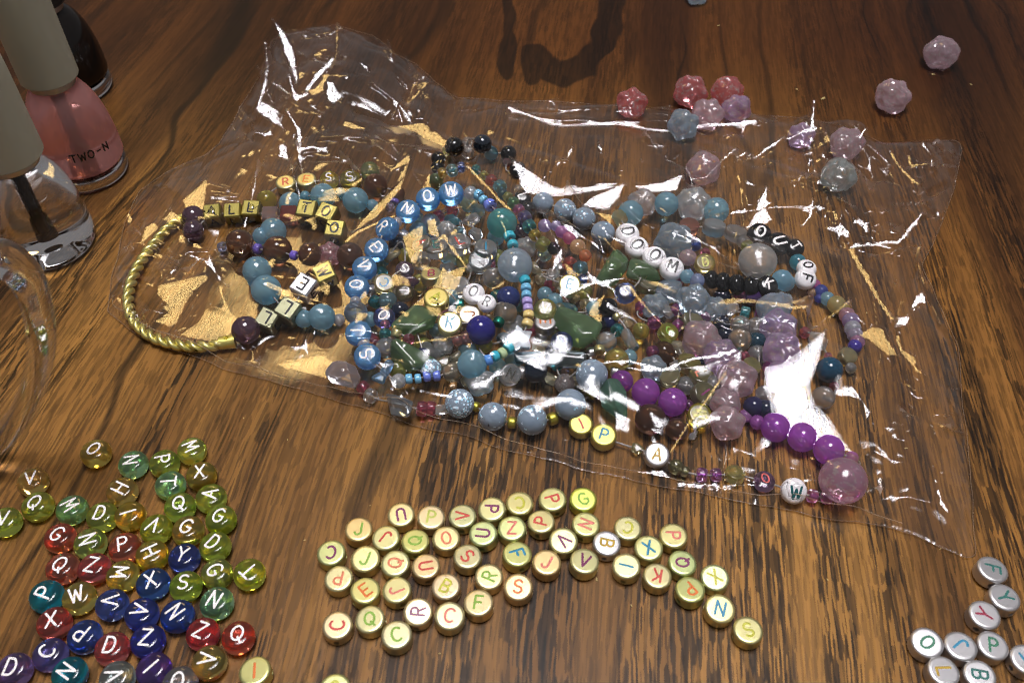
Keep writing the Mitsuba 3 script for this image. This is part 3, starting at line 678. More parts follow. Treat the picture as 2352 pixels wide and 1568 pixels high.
  I('G','J',1450,665,110,'grey'), I('y','J',1600,712,46,(190,180,70)), I('G','J',1755,692,116,'grey'), I('y','J',1912,682,50,(190,180,70)), I('G','J',2050,575,122,'grey',z=5), I('y','J',2205,492,46,(190,180,70)), I('G','F',540,1120,148,'grey',z=8), I('C','F',290,1200,95,(140,130,130),z=4)]),
 ('gold letter disc strand along the front seam of the bag', [
  I('m','J',2130,740,94,(200,190,100),ch='I',th=20,ink='red',n=(0,-.15,1)), I('m','J',2305,825,100,(200,190,100),ch='P',th=-20,ink='blue',n=(0,-.15,1)), I('p','H',20,1045,62,(150,150,90)), I('m','H',190,1105,108,'silver',z=5,ch='A',th=-15,ink='ochre',n=(0,-.4,1)), I('g','H',360,1205,70,(90,90,50)),
  I('O','H',440,1245,48,(120,120,70)), I('O','H',590,1275,64,'violet'), I('O','H',715,1275,62,'violet'), I('M','H',880,1275,90,(190,180,90),n=(.1,.2,1)), I('t','H',1140,1335,95,(80,50,90),ch='O',th=10,ink='pink',n=(0,0,1)), I('w','H',1400,1415,114,'white',z=4,ch='W',th=-5,ink='dteal',n=(0,-.75,.7)), I('O','H',1565,1460,60,(180,80,160)), I('O','H',1690,1470,60,(180,80,160))]),
 ('purple jelly bead bracelet ending in a large pink crackle ball', [
  I('s','F',820,1180,105,(110,50,140),z=5), I('s','F',1040,1280,131,'violet'), I('s','F',1290,1370,133,'violet'), I('O','F',1440,1400,50,(150,80,170)), I('g','F',1085,1530,145,'brown',z=4.5), I('g','H',370,870,100,'brown'), I('s','H',975,755,60,(180,110,190)), I('s','H',1078,812,66,(170,90,190)), I('s','H',1200,800,70,(150,80,180),z=5),
  I('s','H',1240,860,128,'violet'), I('s','H',1475,945,130,'violet'), I('s','H',1710,1055,134,'violet'), I('s','H',1910,1125,60,(190,110,190)), I('C','H',1835,1325,204,(224,176,206))]),
 ('row of amber and gold letter beads beside the pink crackle flowers', [
  I('M','F',1245,735,92,(170,180,60),z=6,ch='G',th=20,ink='green',n=(.2,-.2,1)), I('p','H',385,160,78,(200,200,170),z=5), I('M','H',470,300,102,(170,160,70),z=5,n=(.2,.2,1)), I('M','H',580,410,108,(130,124,70),z=5,ch='L',th=-75,ink='salmon',n=(0,0,1)), I('M','H',600,565,106,(150,146,96),z=5,ch='I',th=-60,ink='purple',n=(.3,-.3,1)),
  I('M','H',565,755,104,(190,180,40),z=5,ch='M',th=75,ink='ygreen',n=(0,-.3,1)), I('p','H',520,930,56,'clear')]),
 ('pink and lilac crackle flower strand down the right middle', [
  I('c','F',1480,430,150,'ice',z=7), I('c','H',585,85,172,'pinkc',z=7), I('c','H',760,250,165,'lavender',z=7), I('c','H',895,440,170,'pinkc',z=7), I('c','H',800,640,130,'pinkc',z=5), I('c','H',815,820,150,'pinkc',z=5)]),
 ('pale lilac crackle flower strand under the big white glare', [
  I('c','F',2230,520,160,'ice',z=7), I('c','F',2270,680,165,'lavender',z=7), I('c','H',1290,190,168,'lavender',z=7), I('c','H',1300,420,150,'lavender',z=6), I('c','H',1380,620,140,'lavender',z=5)]),
 ('white letter bead bracelet spelling a word, with black discs, upper right', [
  I('p','E',800,850,90,(190,170,110),z=6), I('w','E',870,1000,112,'white',z=8,ch='D',th=-80,ink=K), I('w','E',955,1120,112,'white',z=8,ch='O',th=-55,ink=K), I('w','E',1118,1215,112,'white',z=8,ch='O',th=-40,ink=K), I('w','E',1280,1315,114,'white',z=8,ch='M',th=-20,ink=K),
  I('s','E',1425,1385,66,'aqua',z=8), I('s','E',1515,1425,70,(140,160,214),z=8), I('w','F',1650,240,86,K,z=7,n=(.8,-.3,.5)), I('w','F',1760,262,90,K,z=7,n=(.8,-.3,.5)), I('w','F',1885,285,96,K,z=7,n=(.8,-.3,.5)), I('w','F',2020,300,96,K,z=7,n=(.8,-.3,.5)), I('w','F',2160,300,100,K,z=7,ch='K',th=-30), I('s','F',2300,240,95,'aqua',z=7)]),
 ('aqua ball and clear crackle bead strand along the top right', [
  I('G','E',90,705,100,'grey'), I('G','E',295,770,106,'grey'), I('G','E',470,850,108,'grey'), I('G','E',645,985,112,'grey',z=6), I('s','E',900,800,118,'aqua',z=5), I('c','E',1010,700,128,(222,216,216),z=6), I('s','E',1230,715,112,'aqua',z=6), I('c','E',1480,715,155,'clear',z=6), I('s','E',1690,775,120,'aqua',z=6)]),
 ('black letter bead bracelet with clear crackle ball at the right', [
  I('M','E',1440,930,92,(170,90,70),z=5,n=(0,0,1)), I('M','E',1670,935,104,'clear',z=5,n=(.1,.2,1)), I('M','E',1870,990,100,(180,180,176),z=5,n=(.2,.2,1)), I('O','E',1945,1065,60,'pearl',z=5), I('O','E',1985,1115,66,'lime',z=5), I('w','E',2090,1000,112,K,z=6,ch='O',th=-25), I('w','E',2265,1085,112,K,z=6,ch='U',th=-75), I('w','G',770,890,90,K,z=5,ch='T',th=-60),
  I('C','G',430,1010,176,'clear',z=8), I('c','E',1300,1060,175,'ice',z=5), I('C','E',1430,1210,82,'pinkc',z=6), I('O','E',1500,1090,60,'navy',z=7), I('O','E',1590,1165,44,'wine',z=7), I('M','E',1585,1270,92,(210,190,90),z=8,ch='D',th=5,ink='ygreen'), I('b','F',2030,395,88,(54,30,80),z=4), I('p','F',1830,520,86,'clear',z=5), I('O','F',1960,545,62,'turq',z=5)]),
 ('white letter bead strand with pink, yellow and blue pastel seeds, far right', [
  I('s','I',330,312,76,'cyan'), I('w','I',410,375,92,'white',z=6,ch='O',th=-80,ink=K,n=(.1,-.1,1)), I('w','I',400,470,100,'white',z=5,ch='F',th=-110,ink=K,n=(.0,-.6,1)), I('s','I',215,500,86,'aqua'), I('s','I',492,520,50,(196,100,170)), I('s','I',462,592,40,'peach'), I('s','I',548,578,60,(50,60,150)), I('s','I',525,650,42,(40,44,130)), I('s','I',605,650,66,'aqua'),
  I('s','I',690,705,84,(190,170,100)), I('s','I',745,740,66,(200,180,110)), I('s','I',785,800,74,(206,150,170)), I('s','I',822,855,80,'lilac'), I('s','I',840,925,78,'pearl'), I('s','I',862,985,74,(180,170,200)), I('s','I',880,1050,68,(190,120,160)), I('b','I',858,1092,66,(60,50,130)), I('M','I',790,1185,84,(210,200,130),n=(.2,-.2,1)), I('g','I',822,1290,52,'clear'), I('c','F',2310,440,85,'ice')]),
 ('dark teal and smoky glass bead strand at the right, beside the glare', [
  I('g','H',925,85,102,(200,196,180),z=6), I('O','H',960,235,52,'wine',z=5), I('M','H',1020,325,84,(170,170,100),z=5,n=(.2,-.2,1)), I('b','H',1075,100,80,(22,52,66),z=5), I('g','H',1130,560,70,'clear',z=4), I('b','H',1045,675,92,(36,36,66),z=4), I('b','H',1150,690,80,(24,34,54),z=4), I('O','H',1500,20,50,'wine'), I('p','H',1620,95,92,'clear'), I('O','H',1700,230,36,'rose'), I('b','H',1715,350,116,'dteal'),
  I('O','H',1755,492,40,'wine'), I('g','H',1660,595,102,(200,206,206))]),
]
def filler(seed, polygon, n, palette, z):
    r = np.random.default_rng(seed); P = Polygon(polygon); x0, y0, x1, y1 = P.bounds
    from shapely.geometry import Point
    out, tries = [], 0
    have = [(*cr(i['c'], i['x'], i['y']), i['r'] / CROPS[i['c']][2]) for _, b in BRACELETS for i in b]
    while len(out) < n and tries < 6000:
        tries += 1
        x, y = r.uniform(x0, x1), r.uniform(y0, y1); kind, col, rad = palette[r.integers(len(palette))]
        if not P.contains(Point(x, y)): continue
        if any(math.hypot(x - a, y - b) < .62 * (rad + q) for a, b, q in have): continue
        have.append((x, y, rad)); out.append((kind, x, y, rad, col))
    path = [out.pop(0)]                                             # strung in the order of nearness
    while out:
        j = min(range(len(out)), key=lambda k: math.hypot(out[k][1] - path[-1][1], out[k][2] - path[-1][2])); path.append(out.pop(j))
    return [I(k, 'Z', x, y, q, c, z=z * r.uniform(.8, 1.25), n=(r.uniform(-.3, .3), r.uniform(-.4, .1), 1)) for k, x, y, q, c in path]


HEAP = [(850, 600), (960, 500), (1090, 450), (1200, 520), (1320, 640), (1480, 740), (1440, 870), (1250, 880), (1050, 890), (880, 850), (830, 730)]
BRACELETS.append(('smoky clear and silver glass bead bracelet underneath the pile', filler(3, HEAP, 46, [('g', 'sky', 21), ('g', 'ice', 24), ('p', 'cyan', 20), ('M', 'clear', 25), ('O', 'sky', 16), ('b', (22, 30, 46), 20), ('p', (200, 190, 140), 20), ('y', 'silver', 14), ('s', 'aqua', 18), ('O', 'teal', 15)], 4.2)))
BRACELETS.append(('dark blue and olive mixed bead bracelet at the bottom of the heap', filler(4, HEAP, 40, [('b', (26, 34, 70), 20), ('O', 'wine', 15), ('g', 'olive', 20), ('O', 'dteal', 16), ('h', 'dgreen', 26), ('O', 'gold', 13), ('s', 'aqua', 20), ('b', (18, 22, 28), 20), ('c', 'clear', 24)], 3.8)))
SIDE = [(1420, 600), (1560, 640), (1760, 690), (1850, 760), (1760, 850), (1600, 900), (1500, 850), (1480, 740)]
BRACELETS.append(('clear glass and dark bead strand below the white word beads', filler(5, SIDE, 30, [('c', 'ice', 30), ('g', 'clear', 22), ('b', (20, 26, 40), 20), ('O', 'mag', 15), ('g', 'brown', 26), ('M', (180, 175, 120), 24), ('p', 'clear', 20)], 3.8)))
ROPE = [(432, 497), (400, 513), (360, 553), (325, 600), (301, 652), (296, 705), (312, 742), (348, 772), (400, 790), (460, 796), (522, 786)]
caps = list(flower_caps)                                            # every bead in the bag, for the film to lie on


def smooth_path(P, n):
    P = np.asarray(P, float); t = np.r_[0, np.cumsum(np.linalg.norm(np.diff(P, axis=0), axis=1))]
    from scipy.interpolate import CubicSpline
    return CubicSpline(t / t[-1], P)(np.linspace(0, 1, n))


def tube_mesh(P, rad, sides=8):
    P = np.asarray(P, float); t = np.gradient(P, axis=0); t /= np.linalg.norm(t, axis=1, keepdims=True) + 1e-12
    a = np.cross(t, [0.02, 0.01, 1.0]); a /= np.linalg.norm(a, axis=1, keepdims=True) + 1e-12; b = np.cross(t, a)
    g = np.arange(sides) * 2 * np.pi / sides
    rad = np.broadcast_to(rad, len(P))
    v = P[:, None] + rad[:, None, None] * (np.cos(g)[None, :, None] * a[:, None] + np.sin(g)[None, :, None] * b[:, None])
    i, j = np.meshgrid(np.arange(len(P) - 1), np.arange(sides), indexing='ij')
    q = np.stack([i * sides + j, i * sides + (j + 1) % sides, (i + 1) * sides + (j + 1) % sides, (i + 1) * sides + j], -1).reshape(-1, 4)
    return v.reshape(-1, 3), np.vstack([q[:, [0, 1, 2]], q[:, [0, 2, 3]]])


def rope_mesh(P, R):
    C = smooth_path(P, 520); s = np.r_[0, np.cumsum(np.linalg.norm(np.diff(C, axis=0), axis=1))]
    t = np.gradient(C, axis=0); t /= np.linalg.norm(t, axis=1, keepdims=True)
    a = np.cross(t, [0, 0, 1.0]); a /= np.linalg.norm(a, axis=1, keepdims=True); b = np.cross(t, a)
    vs, fs, k = [], [], 0
    for j in range(2):
        w = 2 * np.pi * (s / (7.0 * MM) + j / 2)
        H = C + R * .58 * (np.cos(w)[:, None] * a + np.sin(w)[:, None] * b)
        v, f = tube_mesh(H, R * .62, 10); vs.append(v); fs.append(f + k); k += len(v)
    return np.vstack(vs), np.vstack(fs)


for bi, (lab, items) in enumerate(BRACELETS):
    root = fresh('bracelet')
    pts = []
    for it in items:
        X, Y = cr(it['c'], it['x'], it['y'])
        rp = it['r'] / CROPS[it['c']][2]
        z = 4 * MM if it['z'] is None else it['z'] * MM
        P = px(X, Y, z); r = rp * scale_at(P)
        if it['z'] is None:
            z = r * (.66 if it['kind'] in 'tTmMw' else 1.0) + .5 * MM; P = px(X, Y, z)
        pts.append((P, r))
    for i, (it, (P, r)) in enumerate(zip(items, pts)):
        key = fresh('bead', root + '__')
        A, B = pts[max(i - 1, 0)][0], pts[min(i + 1, len(pts) - 1)][0]
        ax = it['ax'] if it['ax'] is not None else (B - A if np.linalg.norm(B - A) < .05 else (1, .1, 0))
        bead_shapes(key, it['kind'], P, r, it['col'], it['ch'], it['th'], it['ink'], it['n'], ax, seed=bi * 5 + i)
        caps.append((P, r * (.8 if it['kind'] in 'tTmMwhp' else 1.0)))
    run = [pts[0][0]]
    cord = []
    for (P, r), (Q, q) in zip(pts[:-1], pts[1:]):
        if np.linalg.norm(P - Q) < (r + q) + 6 * MM: run.append(Q)
        else: cord.append(run); run = [Q]
    cord.append(run)
    vs, fs, k = [], [], 0
    for run in cord:
        if len(run) > 1:
            v, f = tube_mesh(smooth_path(run, 8 * len(run)) if len(run) > 2 else run, .28 * MM, 6); vs.append(v); fs.append(f + k); k += len(v)
    shape(root + '__cord', None, lambda: (np.vstack(vs), np.vstack(fs)), 'mat_opaque', (150, 145, 140), smooth=True)
    tag(root, lab, 'bracelet', 'beaded bracelets inside the clear bag')
    if bi == 0:
        RP = np.array([px(x, y, 2.6 * MM) for x, y in ROPE])
        k = shape(root + '__rope', None, lambda: rope_mesh(RP, 1.5 * MM), 'mat_metal', (222, 212, 130), smooth=True)
        tag(k, 'twisted gold rope chain')
        e = RP[-1]; x, y, z = unit_axis(RP[-1] - RP[-2])
        shape(root + '__rope_end', None, lambda: mf.Manifold.cylinder(4.6 * MM, 1.9 * MM, 2.2 * MM, 24, True) - mf.Manifold.cylinder(6 * MM, .8 * MM, .8 * MM, 16, True).rotate((90, 0, 0)), 'mat_metal', (226, 214, 120), frame(e, x, y, z))
        caps += [(p, 1.7 * MM) for p in smooth_path(RP, 60)]

# ------------------------------------------------------------------ cellophane bag
OUTLINE = [(250, 715), (258, 655), (275, 590), (290, 510), (320, 440), (385, 395), (480, 352), (505, 330), (548, 258), (600, 172), (628, 90), (700, 74), (770, 58), (850, 82), (950, 152), (1050, 226), (1180, 232), (1450, 245), (1700, 262), (1860, 275),
           (1960, 298), (2030, 330), (2110, 326), (2200, 322), (2207, 345), (2190, 430), (2165, 500), (2140, 560), (2115, 605), (2150, 690), (2196, 790), (2216, 1000), (2240, 1283), (2050, 1212), (1830, 1168), (1500, 1110), (1200, 1038), (780, 922), (560, 852), (400, 802), (330, 768)]
# marks: where the crumpled film tilts so that it mirrors one of the two lamps: (lamp, crop, points, width or None for a filled facet)
MARKS = [
 ('W','K',[(170,560),(170,690),(50,930)],22), ('W','K',[(205,305),(320,300),(380,360),(385,450),(345,490),(310,420)],None), ('W','K',[(745,450),(640,520),(470,670)],30), ('W','K',[(660,630),(750,640),(800,740),(720,780),(670,760)],None),
 ('W','K',[(140,750),(330,750)],26), ('W','K',[(345,660),(380,790),(500,720)],26), ('W','K',[(30,1040),(120,960),(310,970),(240,1000),(310,1080),(60,1050)],None), ('W','K',[(320,980),(420,1090),(410,1180)],30), ('W','K',[(380,800),(0,1480)],20),
 ('W','K',[(10,1170),(180,1135)],22), ('W','K',[(230,1240),(300,1220),(330,1330),(220,1320)],None), ('W','K',[(400,1300),(560,1270),(700,1300)],22), ('T','K',[(1390,740),(1470,620),(1610,655),(1390,740)],12),
 ('T','K',[(1200,915),(1560,940),(1700,1010),(1860,1150),(1780,1150),(1560,1080),(1500,1000),(1300,980)],None), ('T','K',[(600,1190),(1000,1205),(1670,1290)],14), ('T','K',[(500,1350),(800,1375),(1100,1400),(1300,1450)],12), ('T','K',[(790,200),(760,340),(700,430)],12),
 ('T','K',[(480,690),(560,680),(690,530),(620,700),(540,740)],None), ('W','K',[(1700,840),(1860,850),(2050,830)],18), ('W','K',[(1870,770),(1800,900),(1840,950)],16), ('W','K',[(1870,770),(1885,900),(1915,1080)],18),
 ('W','L',[(0,1020),(400,1085),(1200,1130),(2290,1155)],34), ('T','L',[(0,925),(700,940),(1500,990),(2300,1040)],8), ('T','L',[(0,985),(700,1010),(1500,1060)],6),
 ('W','C',[(1640,370),(1720,410),(2100,540),(2090,600),(1800,590),(1700,470)],None), ('W','E',[(0,490),(230,540),(600,530),(860,550),(600,570),(200,610),(0,600)],None), ('W','E',[(870,555),(1200,530),(1395,490),(1330,580),(1100,585)],None),
 ('W','E',[(425,705),(560,640),(870,570),(800,660),(700,735)],None), ('W','E',[(1610,730),(2100,735),(2400,745),(2700,765)],20), ('W','E',[(2060,730),(2140,585),(2160,600),(2175,735)],None), ('W','E',[(1980,880),(2050,780),(2150,760),(2230,850),(2100,890)],None),
 ('W','E',[(790,760),(1000,870),(1300,1000),(1500,1080),(1900,1230),(2100,1330)],14), ('W','E',[(1230,850),(1450,980),(1720,1120),(1900,1200),(1500,1050)],None),
 ('T','E',[(130,715),(400,880),(650,1000),(830,1190)],30), ('T','E',[(940,910),(1400,1130),(1800,1330),(2100,1400)],26), ('T','E',[(930,1240),(1200,1330),(1380,1450),(1340,1470),(1100,1350)],None), ('T','E',[(1380,1440),(1700,1568),(2000,1640),(2500,1800)],32),
 ('T','E',[(520,770),(730,830),(720,900),(640,840)],None), ('W','E',[(60,830),(180,1000),(280,1120)],16), ('W','E',[(180,890),(380,930),(690,1120)],12), ('W','E',[(290,920),(400,1000),(460,1100)],20), ('W','E',[(160,1300),(200,1200),(280,1130),(250,1210)],None),
 ('W','E',[(1480,430),(1750,340),(2351,140),(2620,40)],16), ('T','E',[(1450,490),(2351,180),(2700,70)],12), ('T','E',[(1540,530),(2351,285),(2900,130)],12),
 ('W','F',[(230,350),(550,270),(850,245)],22), ('W','F',[(880,250),(1300,400),(1800,600),(2351,730)],22), ('T','F',[(880,260),(1080,600),(1190,740)],36), ('T','F',[(500,520),(560,450),(690,370),(640,420),(600,560),(640,580),(620,660)],None),
 ('W','F',[(470,960),(900,1010),(1205,1085),(1500,1000),(1860,900)],30), ('T','F',[(1290,810),(1830,880)],10), ('T','F',[(1820,1030),(1640,1300),(1420,1568)],22), ('T','F',[(1100,380),(1400,530),(1650,640),(1930,690)],28), ('T','F',[(1720,420),(2000,480),(2250,560),(2480,700)],60),
 ('W','H',[(1145,290),(1300,290),(1640,140),(1610,330),(1550,520),(1600,660),(1720,760),(1820,920),(1990,1120),(1600,950),(1210,820),(1200,600),(1140,460)],None),
 ('W','H',[(0,1265),(400,1330),(1000,1380),(1280,1410)],16), ('W','H',[(1540,1390),(1900,1420),(2140,1465)],24), ('W','H',[(190,1100),(200,1290)],20), ('W','H',[(230,1100),(270,1300)],20), ('T','H',[(500,770),(310,1080)],20),
 ('T','G',[(990,545),(1130,570),(1180,680)],20), ('W','G',[(1080,700),(1290,740)],32), ('W','G',[(1300,840),(1600,860),(1700,900),(1780,880)],26), ('W','G',[(1790,740),(1935,620)],18), ('W','G',[(2190,540),(2070,640),(1970,950)],26),
 ('T','G',[(1300,860),(1480,1200),(1680,1560)],45), ('T','G',[(1660,0),(1720,60),(1920,320)],28), ('T','G',[(1840,0),(1860,70),(2070,180)],24), ('W','G',[(1940,335),(2280,270)],18), ('T','G',[(1885,985),(1800,1260),(1770,1450)],22), ('T','G',[(1910,1000),(2000,1250),(2140,1560)],22),
 ('W','G',[(1730,1540),(1780,1480),(1840,1490),(1830,1560)],None), ('W','G',[(1890,1350),(1940,1300),(1985,1360),(1900,1375)],None),
 ('T','I',[(1260,950),(1300,1130),(1460,1390)],32), ('T','I',[(900,930),(1040,895),(1120,930),(1130,1010),(1250,1250),(1150,1200),(1000,1000)],None), ('T','I',[(430,910),(550,885),(790,745)],16), ('W','M',[(370,1230),(380,1190),(340,1150)],18),
 ('T','B',[(520,290),(660,240),(860,180),(975,160),(980,210),(850,330),(800,420),(720,700),(650,740),(500,690),(640,600),(600,450),(520,400)],None), ('T','B',[(900,640),(950,500),(1040,450),(1250,520),(1410,590),(1230,600),(1200,740),(1000,800),(740,770)],None),
 ('T','B',[(1050,180),(1160,480),(1330,800),(1400,900),(1440,1090)],24), ('W','B',[(1000,0),(1030,90),(1065,170)],24), ('T','A',[(750,690),(990,500),(940,740),(780,760)],None), ('T','A',[(570,840),(640,740),(720,770),(740,820)],None), ('T','A',[(160,660),(330,880),(280,930)],None),
 ('T','A',[(420,960),(500,890),(530,930),(380,1110)],None), ('W','A',[(1640,30),(1400,420),(1000,1100)],22), ('W','A',[(1480,400),(1360,700),(1250,940)],14), ('T','B',[(1940,940),(2060,910),(2230,960),(2110,1150),(1700,1080),(1620,1040)],None), ('T','B',[(1240,1000),(1330,1010),(1420,1070)],None),
 ('T','B',[(110,430),(190,400),(200,480)],None), ('T','C',[(560,430),(740,310),(750,360),(690,480),(620,490),(730,400)],None), ('T','C',[(190,930),(420,690),(690,480),(640,560),(430,780)],None), ('T','C',[(130,1060),(400,900),(600,790)],34),
 ('T','C',[(850,540),(930,430),(930,520),(980,800),(1020,950),(900,900)],None), ('T','C',[(660,980),(860,880),(860,970),(790,1250),(740,1230),(680,1050)],None), ('T','C',[(970,1040),(1050,960),(1150,1130),(1270,1300)],44), ('T','C',[(1270,370),(1400,500),(1700,800)],40),
 ('T','D',[(1050,130),(1100,200),(1270,160),(1200,300),(1080,400),(740,450),(950,330)],None), ('W','C',[(1180,760),(1260,1000),(1310,1120)],12), ('W','C',[(1700,1000),(1900,1200),(2100,1450),(2250,1600)],14),
]


def crinkles():
    r = np.random.default_rng(19); out = []
    zones = [(500, 90, 1050, 330, 26), (640, 300, 1000, 420, 8), (1150, 240, 1900, 420, 14), (1800, 300, 2190, 560, 26), (1950, 560, 2200, 1150, 20), (280, 420, 500, 760, 12), (560, 760, 900, 900, 10), (900, 420, 1900, 900, 7), (1500, 980, 2100, 1150, 5)]
    for x0, y0, x1, y1, n in zones:
        for _ in range(int(n * 1.5)):
            x, y, a, L = r.uniform(x0, x1), r.uniform(y0, y1), r.normal(.35, .6), r.gamma(2.0, 22)
            b = a + r.normal(0, .35)
            out.append(('W' if r.random() < .62 else 'T', 'Z', [(x, y), (x + L * math.cos(a), y + L * math.sin(a)), (x + L * math.cos(a) + .7 * L * math.cos(b), y + L * math.sin(a) + .7 * L * math.sin(b))], r.uniform(1.2, 2.6)))
    return out


def build_bag():
    dx = .4 * MM
    poly = Polygon([px(x, y, .8 * MM)[:2] for x, y in OUTLINE]).buffer(.4 * MM)
    poly = poly.buffer(-2.5 * MM).buffer(2.5 * MM)
    e = np.array([poly.exterior.interpolate(u, normalized=True).coords[0] for u in np.linspace(0, 1, 900)[:-1]])
    w = (meshkit.fbm(np.c_[e * 75, 0 * e[:, 0]], 3, 31) - .5)[:, None] * 2.6 * MM * np.array([[.7, 1.0]])
    poly = Polygon(e + w).buffer(0)
    x0, y0, x1, y1 = poly.bounds; x0 -= 2 * dx; y0 -= 2 * dx
    nx, ny = int((x1 - x0) / dx) + 4, int((y1 - y0) / dx) + 4
    gx, gy = x0 + np.arange(nx) * dx, y0 + np.arange(ny) * dx
    GX, GY = np.meshgrid(gx, gy)

    def raster(pts, width=None):
        im = Image.new('L', (nx * 2, ny * 2)); d = ImageDraw.Draw(im)
        q = [((p[0] - x0) / dx * 2, (p[1] - y0) / dx * 2) for p in pts]
        if width is None: d.polygon(q, fill=255)
        else: d.line(q, fill=255, width=max(2, int(round(width / dx * 2))), joint='curve')
        return np.asarray(im.resize((nx, ny), Image.BOX)) > 120
    mask = raster(np.array(poly.exterior.coords))
    edge = ndimage.distance_transform_edt(mask) * dx
    tops = np.zeros((ny, nx))
    for P, r in caps:
        i0, i1 = np.searchsorted(gy, [P[1] - r, P[1] + r]); j0, j1 = np.searchsorted(gx, [P[0] - r, P[0] + r])
        if i1 <= i0 or j1 <= j0: continue
        d2 = (GX[i0:i1, j0:j1] - P[0]) ** 2 + (GY[i0:i1, j0:j1] - P[1]) ** 2
        z = P[2] + np.sqrt(np.clip(r * r - d2, 0, None)) + .35 * MM
        tops[i0:i1, j0:j1] = np.maximum(tops[i0:i1, j0:j1], np.where(d2 < r * r, z, 0))
    # film spans between the high beads
    span = ndimage.grey_closing(ndimage.maximum_filter(tops, size=9), size=(39, 39))
    span = ndimage.gaussian_filter(span, 6)
    air = 9.5 * MM * (1 - np.exp(-edge / (12 * MM)))
    q = np.stack([GX, GY, 0 * GX], -1)
    wave = meshkit.fbm(q * 26, 2, 3) - .5
    flap = px(760, 200); lift = np.exp(-((GX - flap[0]) ** 2 + ((GY - flap[1]) * .8) ** 2) / (.03 ** 2))
    c2 = px(2120, 400); lift = lift + .9 * np.exp(-((GX - c2[0]) ** 2 + ((GY - c2[1]) * .8) ** 2) / (.026 ** 2))
    h0 = np.maximum(span, air * (.75 + .7 * wave)) + 7 * MM * lift * (1 - np.exp(-edge / (6 * MM)))
    h0 = np.where(mask, np.maximum(ndimage.gaussian_filter(np.maximum(h0, tops), 3), .6 * MM), 0)
    h0 = h0 * (1 - np.exp(-edge / (2.2 * MM))) + .6 * MM
    h0 = np.maximum(h0, tops)
    # crumples: sharp ridges at several scales
    ridg = sum(a * np.abs(meshkit.noise(q * f + s, s) - .5) * 2 for a, f, s in ((2.2 * MM, 42, 1), (.75 * MM, 95, 2), (.12 * MM, 240, 5)))
    # stretched folds fanning from the left to the right
    rot = np.stack([GX * .86 - GY * .5, GX * .5 + GY * .86], -1)
    fold = np.abs(meshkit.noise(np.stack([rot[..., 0] * 18, rot[..., 1] * 130, 0 * GX], -1), 9) - .5) * 1.7 * MM
    ht = h0 + (ridg + fold) * (1 - np.exp(-edge / (3 * MM)))
    gxt = np.diff(ht, axis=1) / dx; gyt = np.diff(ht, axis=0) / dx
    wx, wy = np.ones_like(gxt), np.ones_like(gyt)
    hn = lambda P: h0[min(max(int(round((P[1] - y0) / dx)), 0), ny - 1), min(max(int(round((P[0] - x0) / dx)), 0), nx - 1)]

    def on_film(X, Y):
        z = 5 * MM
        for _ in range(6):
            P = px(X, Y, z); z = .5 * z + .5 * max(hn(P), .6 * MM)
        return P
    mark_cells = np.zeros((ny, nx), bool)
    jit = [(meshkit.noise(q * 330 + 50 * k, 20 + k) - .5) * .016 + (meshkit.noise(q * 90 + 9 * k, 30 + k) - .5) * .05 for k in (0, 1)]
    gap = np.zeros((ny, nx), bool)
    for lamp, c, pts, width in MARKS + crinkles():
        D = [cr(c, *p) for p in pts]
        if width is not None:                                        # a crease is a row of short facets, each tilted alike
            run = [D[0]]
            for a, b in zip(D[:-1], D[1:]):
                k = max(1, int(math.dist(a, b) / 26)); run += [(a[0] + (b[0] - a[0]) * t, a[1] + (b[1] - a[1]) * t) for t in np.arange(1, k + 1) / k]
            pieces = [run[i:i + 2] for i in range(len(run) - 1)]
        else:
            pieces = [D]
        for pc in pieces:
            W = [on_film(*d) for d in pc]
            m = raster([p[:2] for p in W], None if width is None else max(width / CROPS[c][2] * scale_at(W[0]) * 1.0, 1.2 * dx)) & mask
            if not m.any(): continue
            if width is None and lamp == 'W' and m.sum() > 80: m = ndimage.binary_erosion(m, iterations=1)
            if width is not None:
                m &= ~mark_cells; gap |= ndimage.binary_dilation(m, iterations=1)
            ii, jj = np.nonzero(m)
            if len(ii) == 0: continue
            P = np.stack([gx[jj], gy[ii], h0[ii, jj]], 1)
            L = KEY if lamp == 'W' else WARM
            v = CAM - P; v /= np.linalg.norm(v, axis=1, keepdims=True)
            l = L - P; l /= np.linalg.norm(l, axis=1, keepdims=True)
            hv = v + l; hv /= np.linalg.norm(hv, axis=1, keepdims=True)
            G = -hv[:, :2] / hv[:, 2:]
            k = .8 if lamp == 'W' else .3
            if width is None:                                        # facets bow slightly, so that the glint fades at their rims
                ed = ndimage.distance_transform_edt(m); ey, ex = np.gradient(ndimage.gaussian_filter(ed, 3)); en = np.hypot(ex, ey) + 1e-6
                s_ = (1 - np.clip(ed / max(ed.max(), 1), 0, 1))[ii, jj] ** 1.5 * (.115 if lamp == 'W' else .055)
                G = G + (s_ * np.stack([(ex / en)[ii, jj], (ey / en)[ii, jj]], 0)).T
            inner = m & (ndimage.shift(m, (0, -1), order=0) > 0) if width is not None else m
            ok = (jj < nx - 1); gxt[ii[ok], jj[ok]] = (G[:, 0] + k * jit[0][ii, jj])[ok]; wx[ii[ok], jj[ok]] = 200
            ok = (ii < ny - 1); gyt[ii[ok], jj[ok]] = (G[:, 1] + k * jit[1][ii, jj])[ok]; wy[ii[ok], jj[ok]] = 200
            if width is not None:                                    # the facet's last edge is free, so that the next one can start lower
                e = m & ~ndimage.binary_erosion(m, structure=np.ones((2, 2)), origin=(-1, -1)) if m.sum() > 6 else np.zeros_like(m)
                ei, ej = np.nonzero(e)
            mark_cells |= m
    border = ndimage.binary_dilation(mark_cells, iterations=3) & ~mark_cells
    wx[border[:, :-1]] = np.minimum(wx[border[:, :-1]], .15); wy[border[:-1]] = np.minimum(wy[border[:-1]], .15)
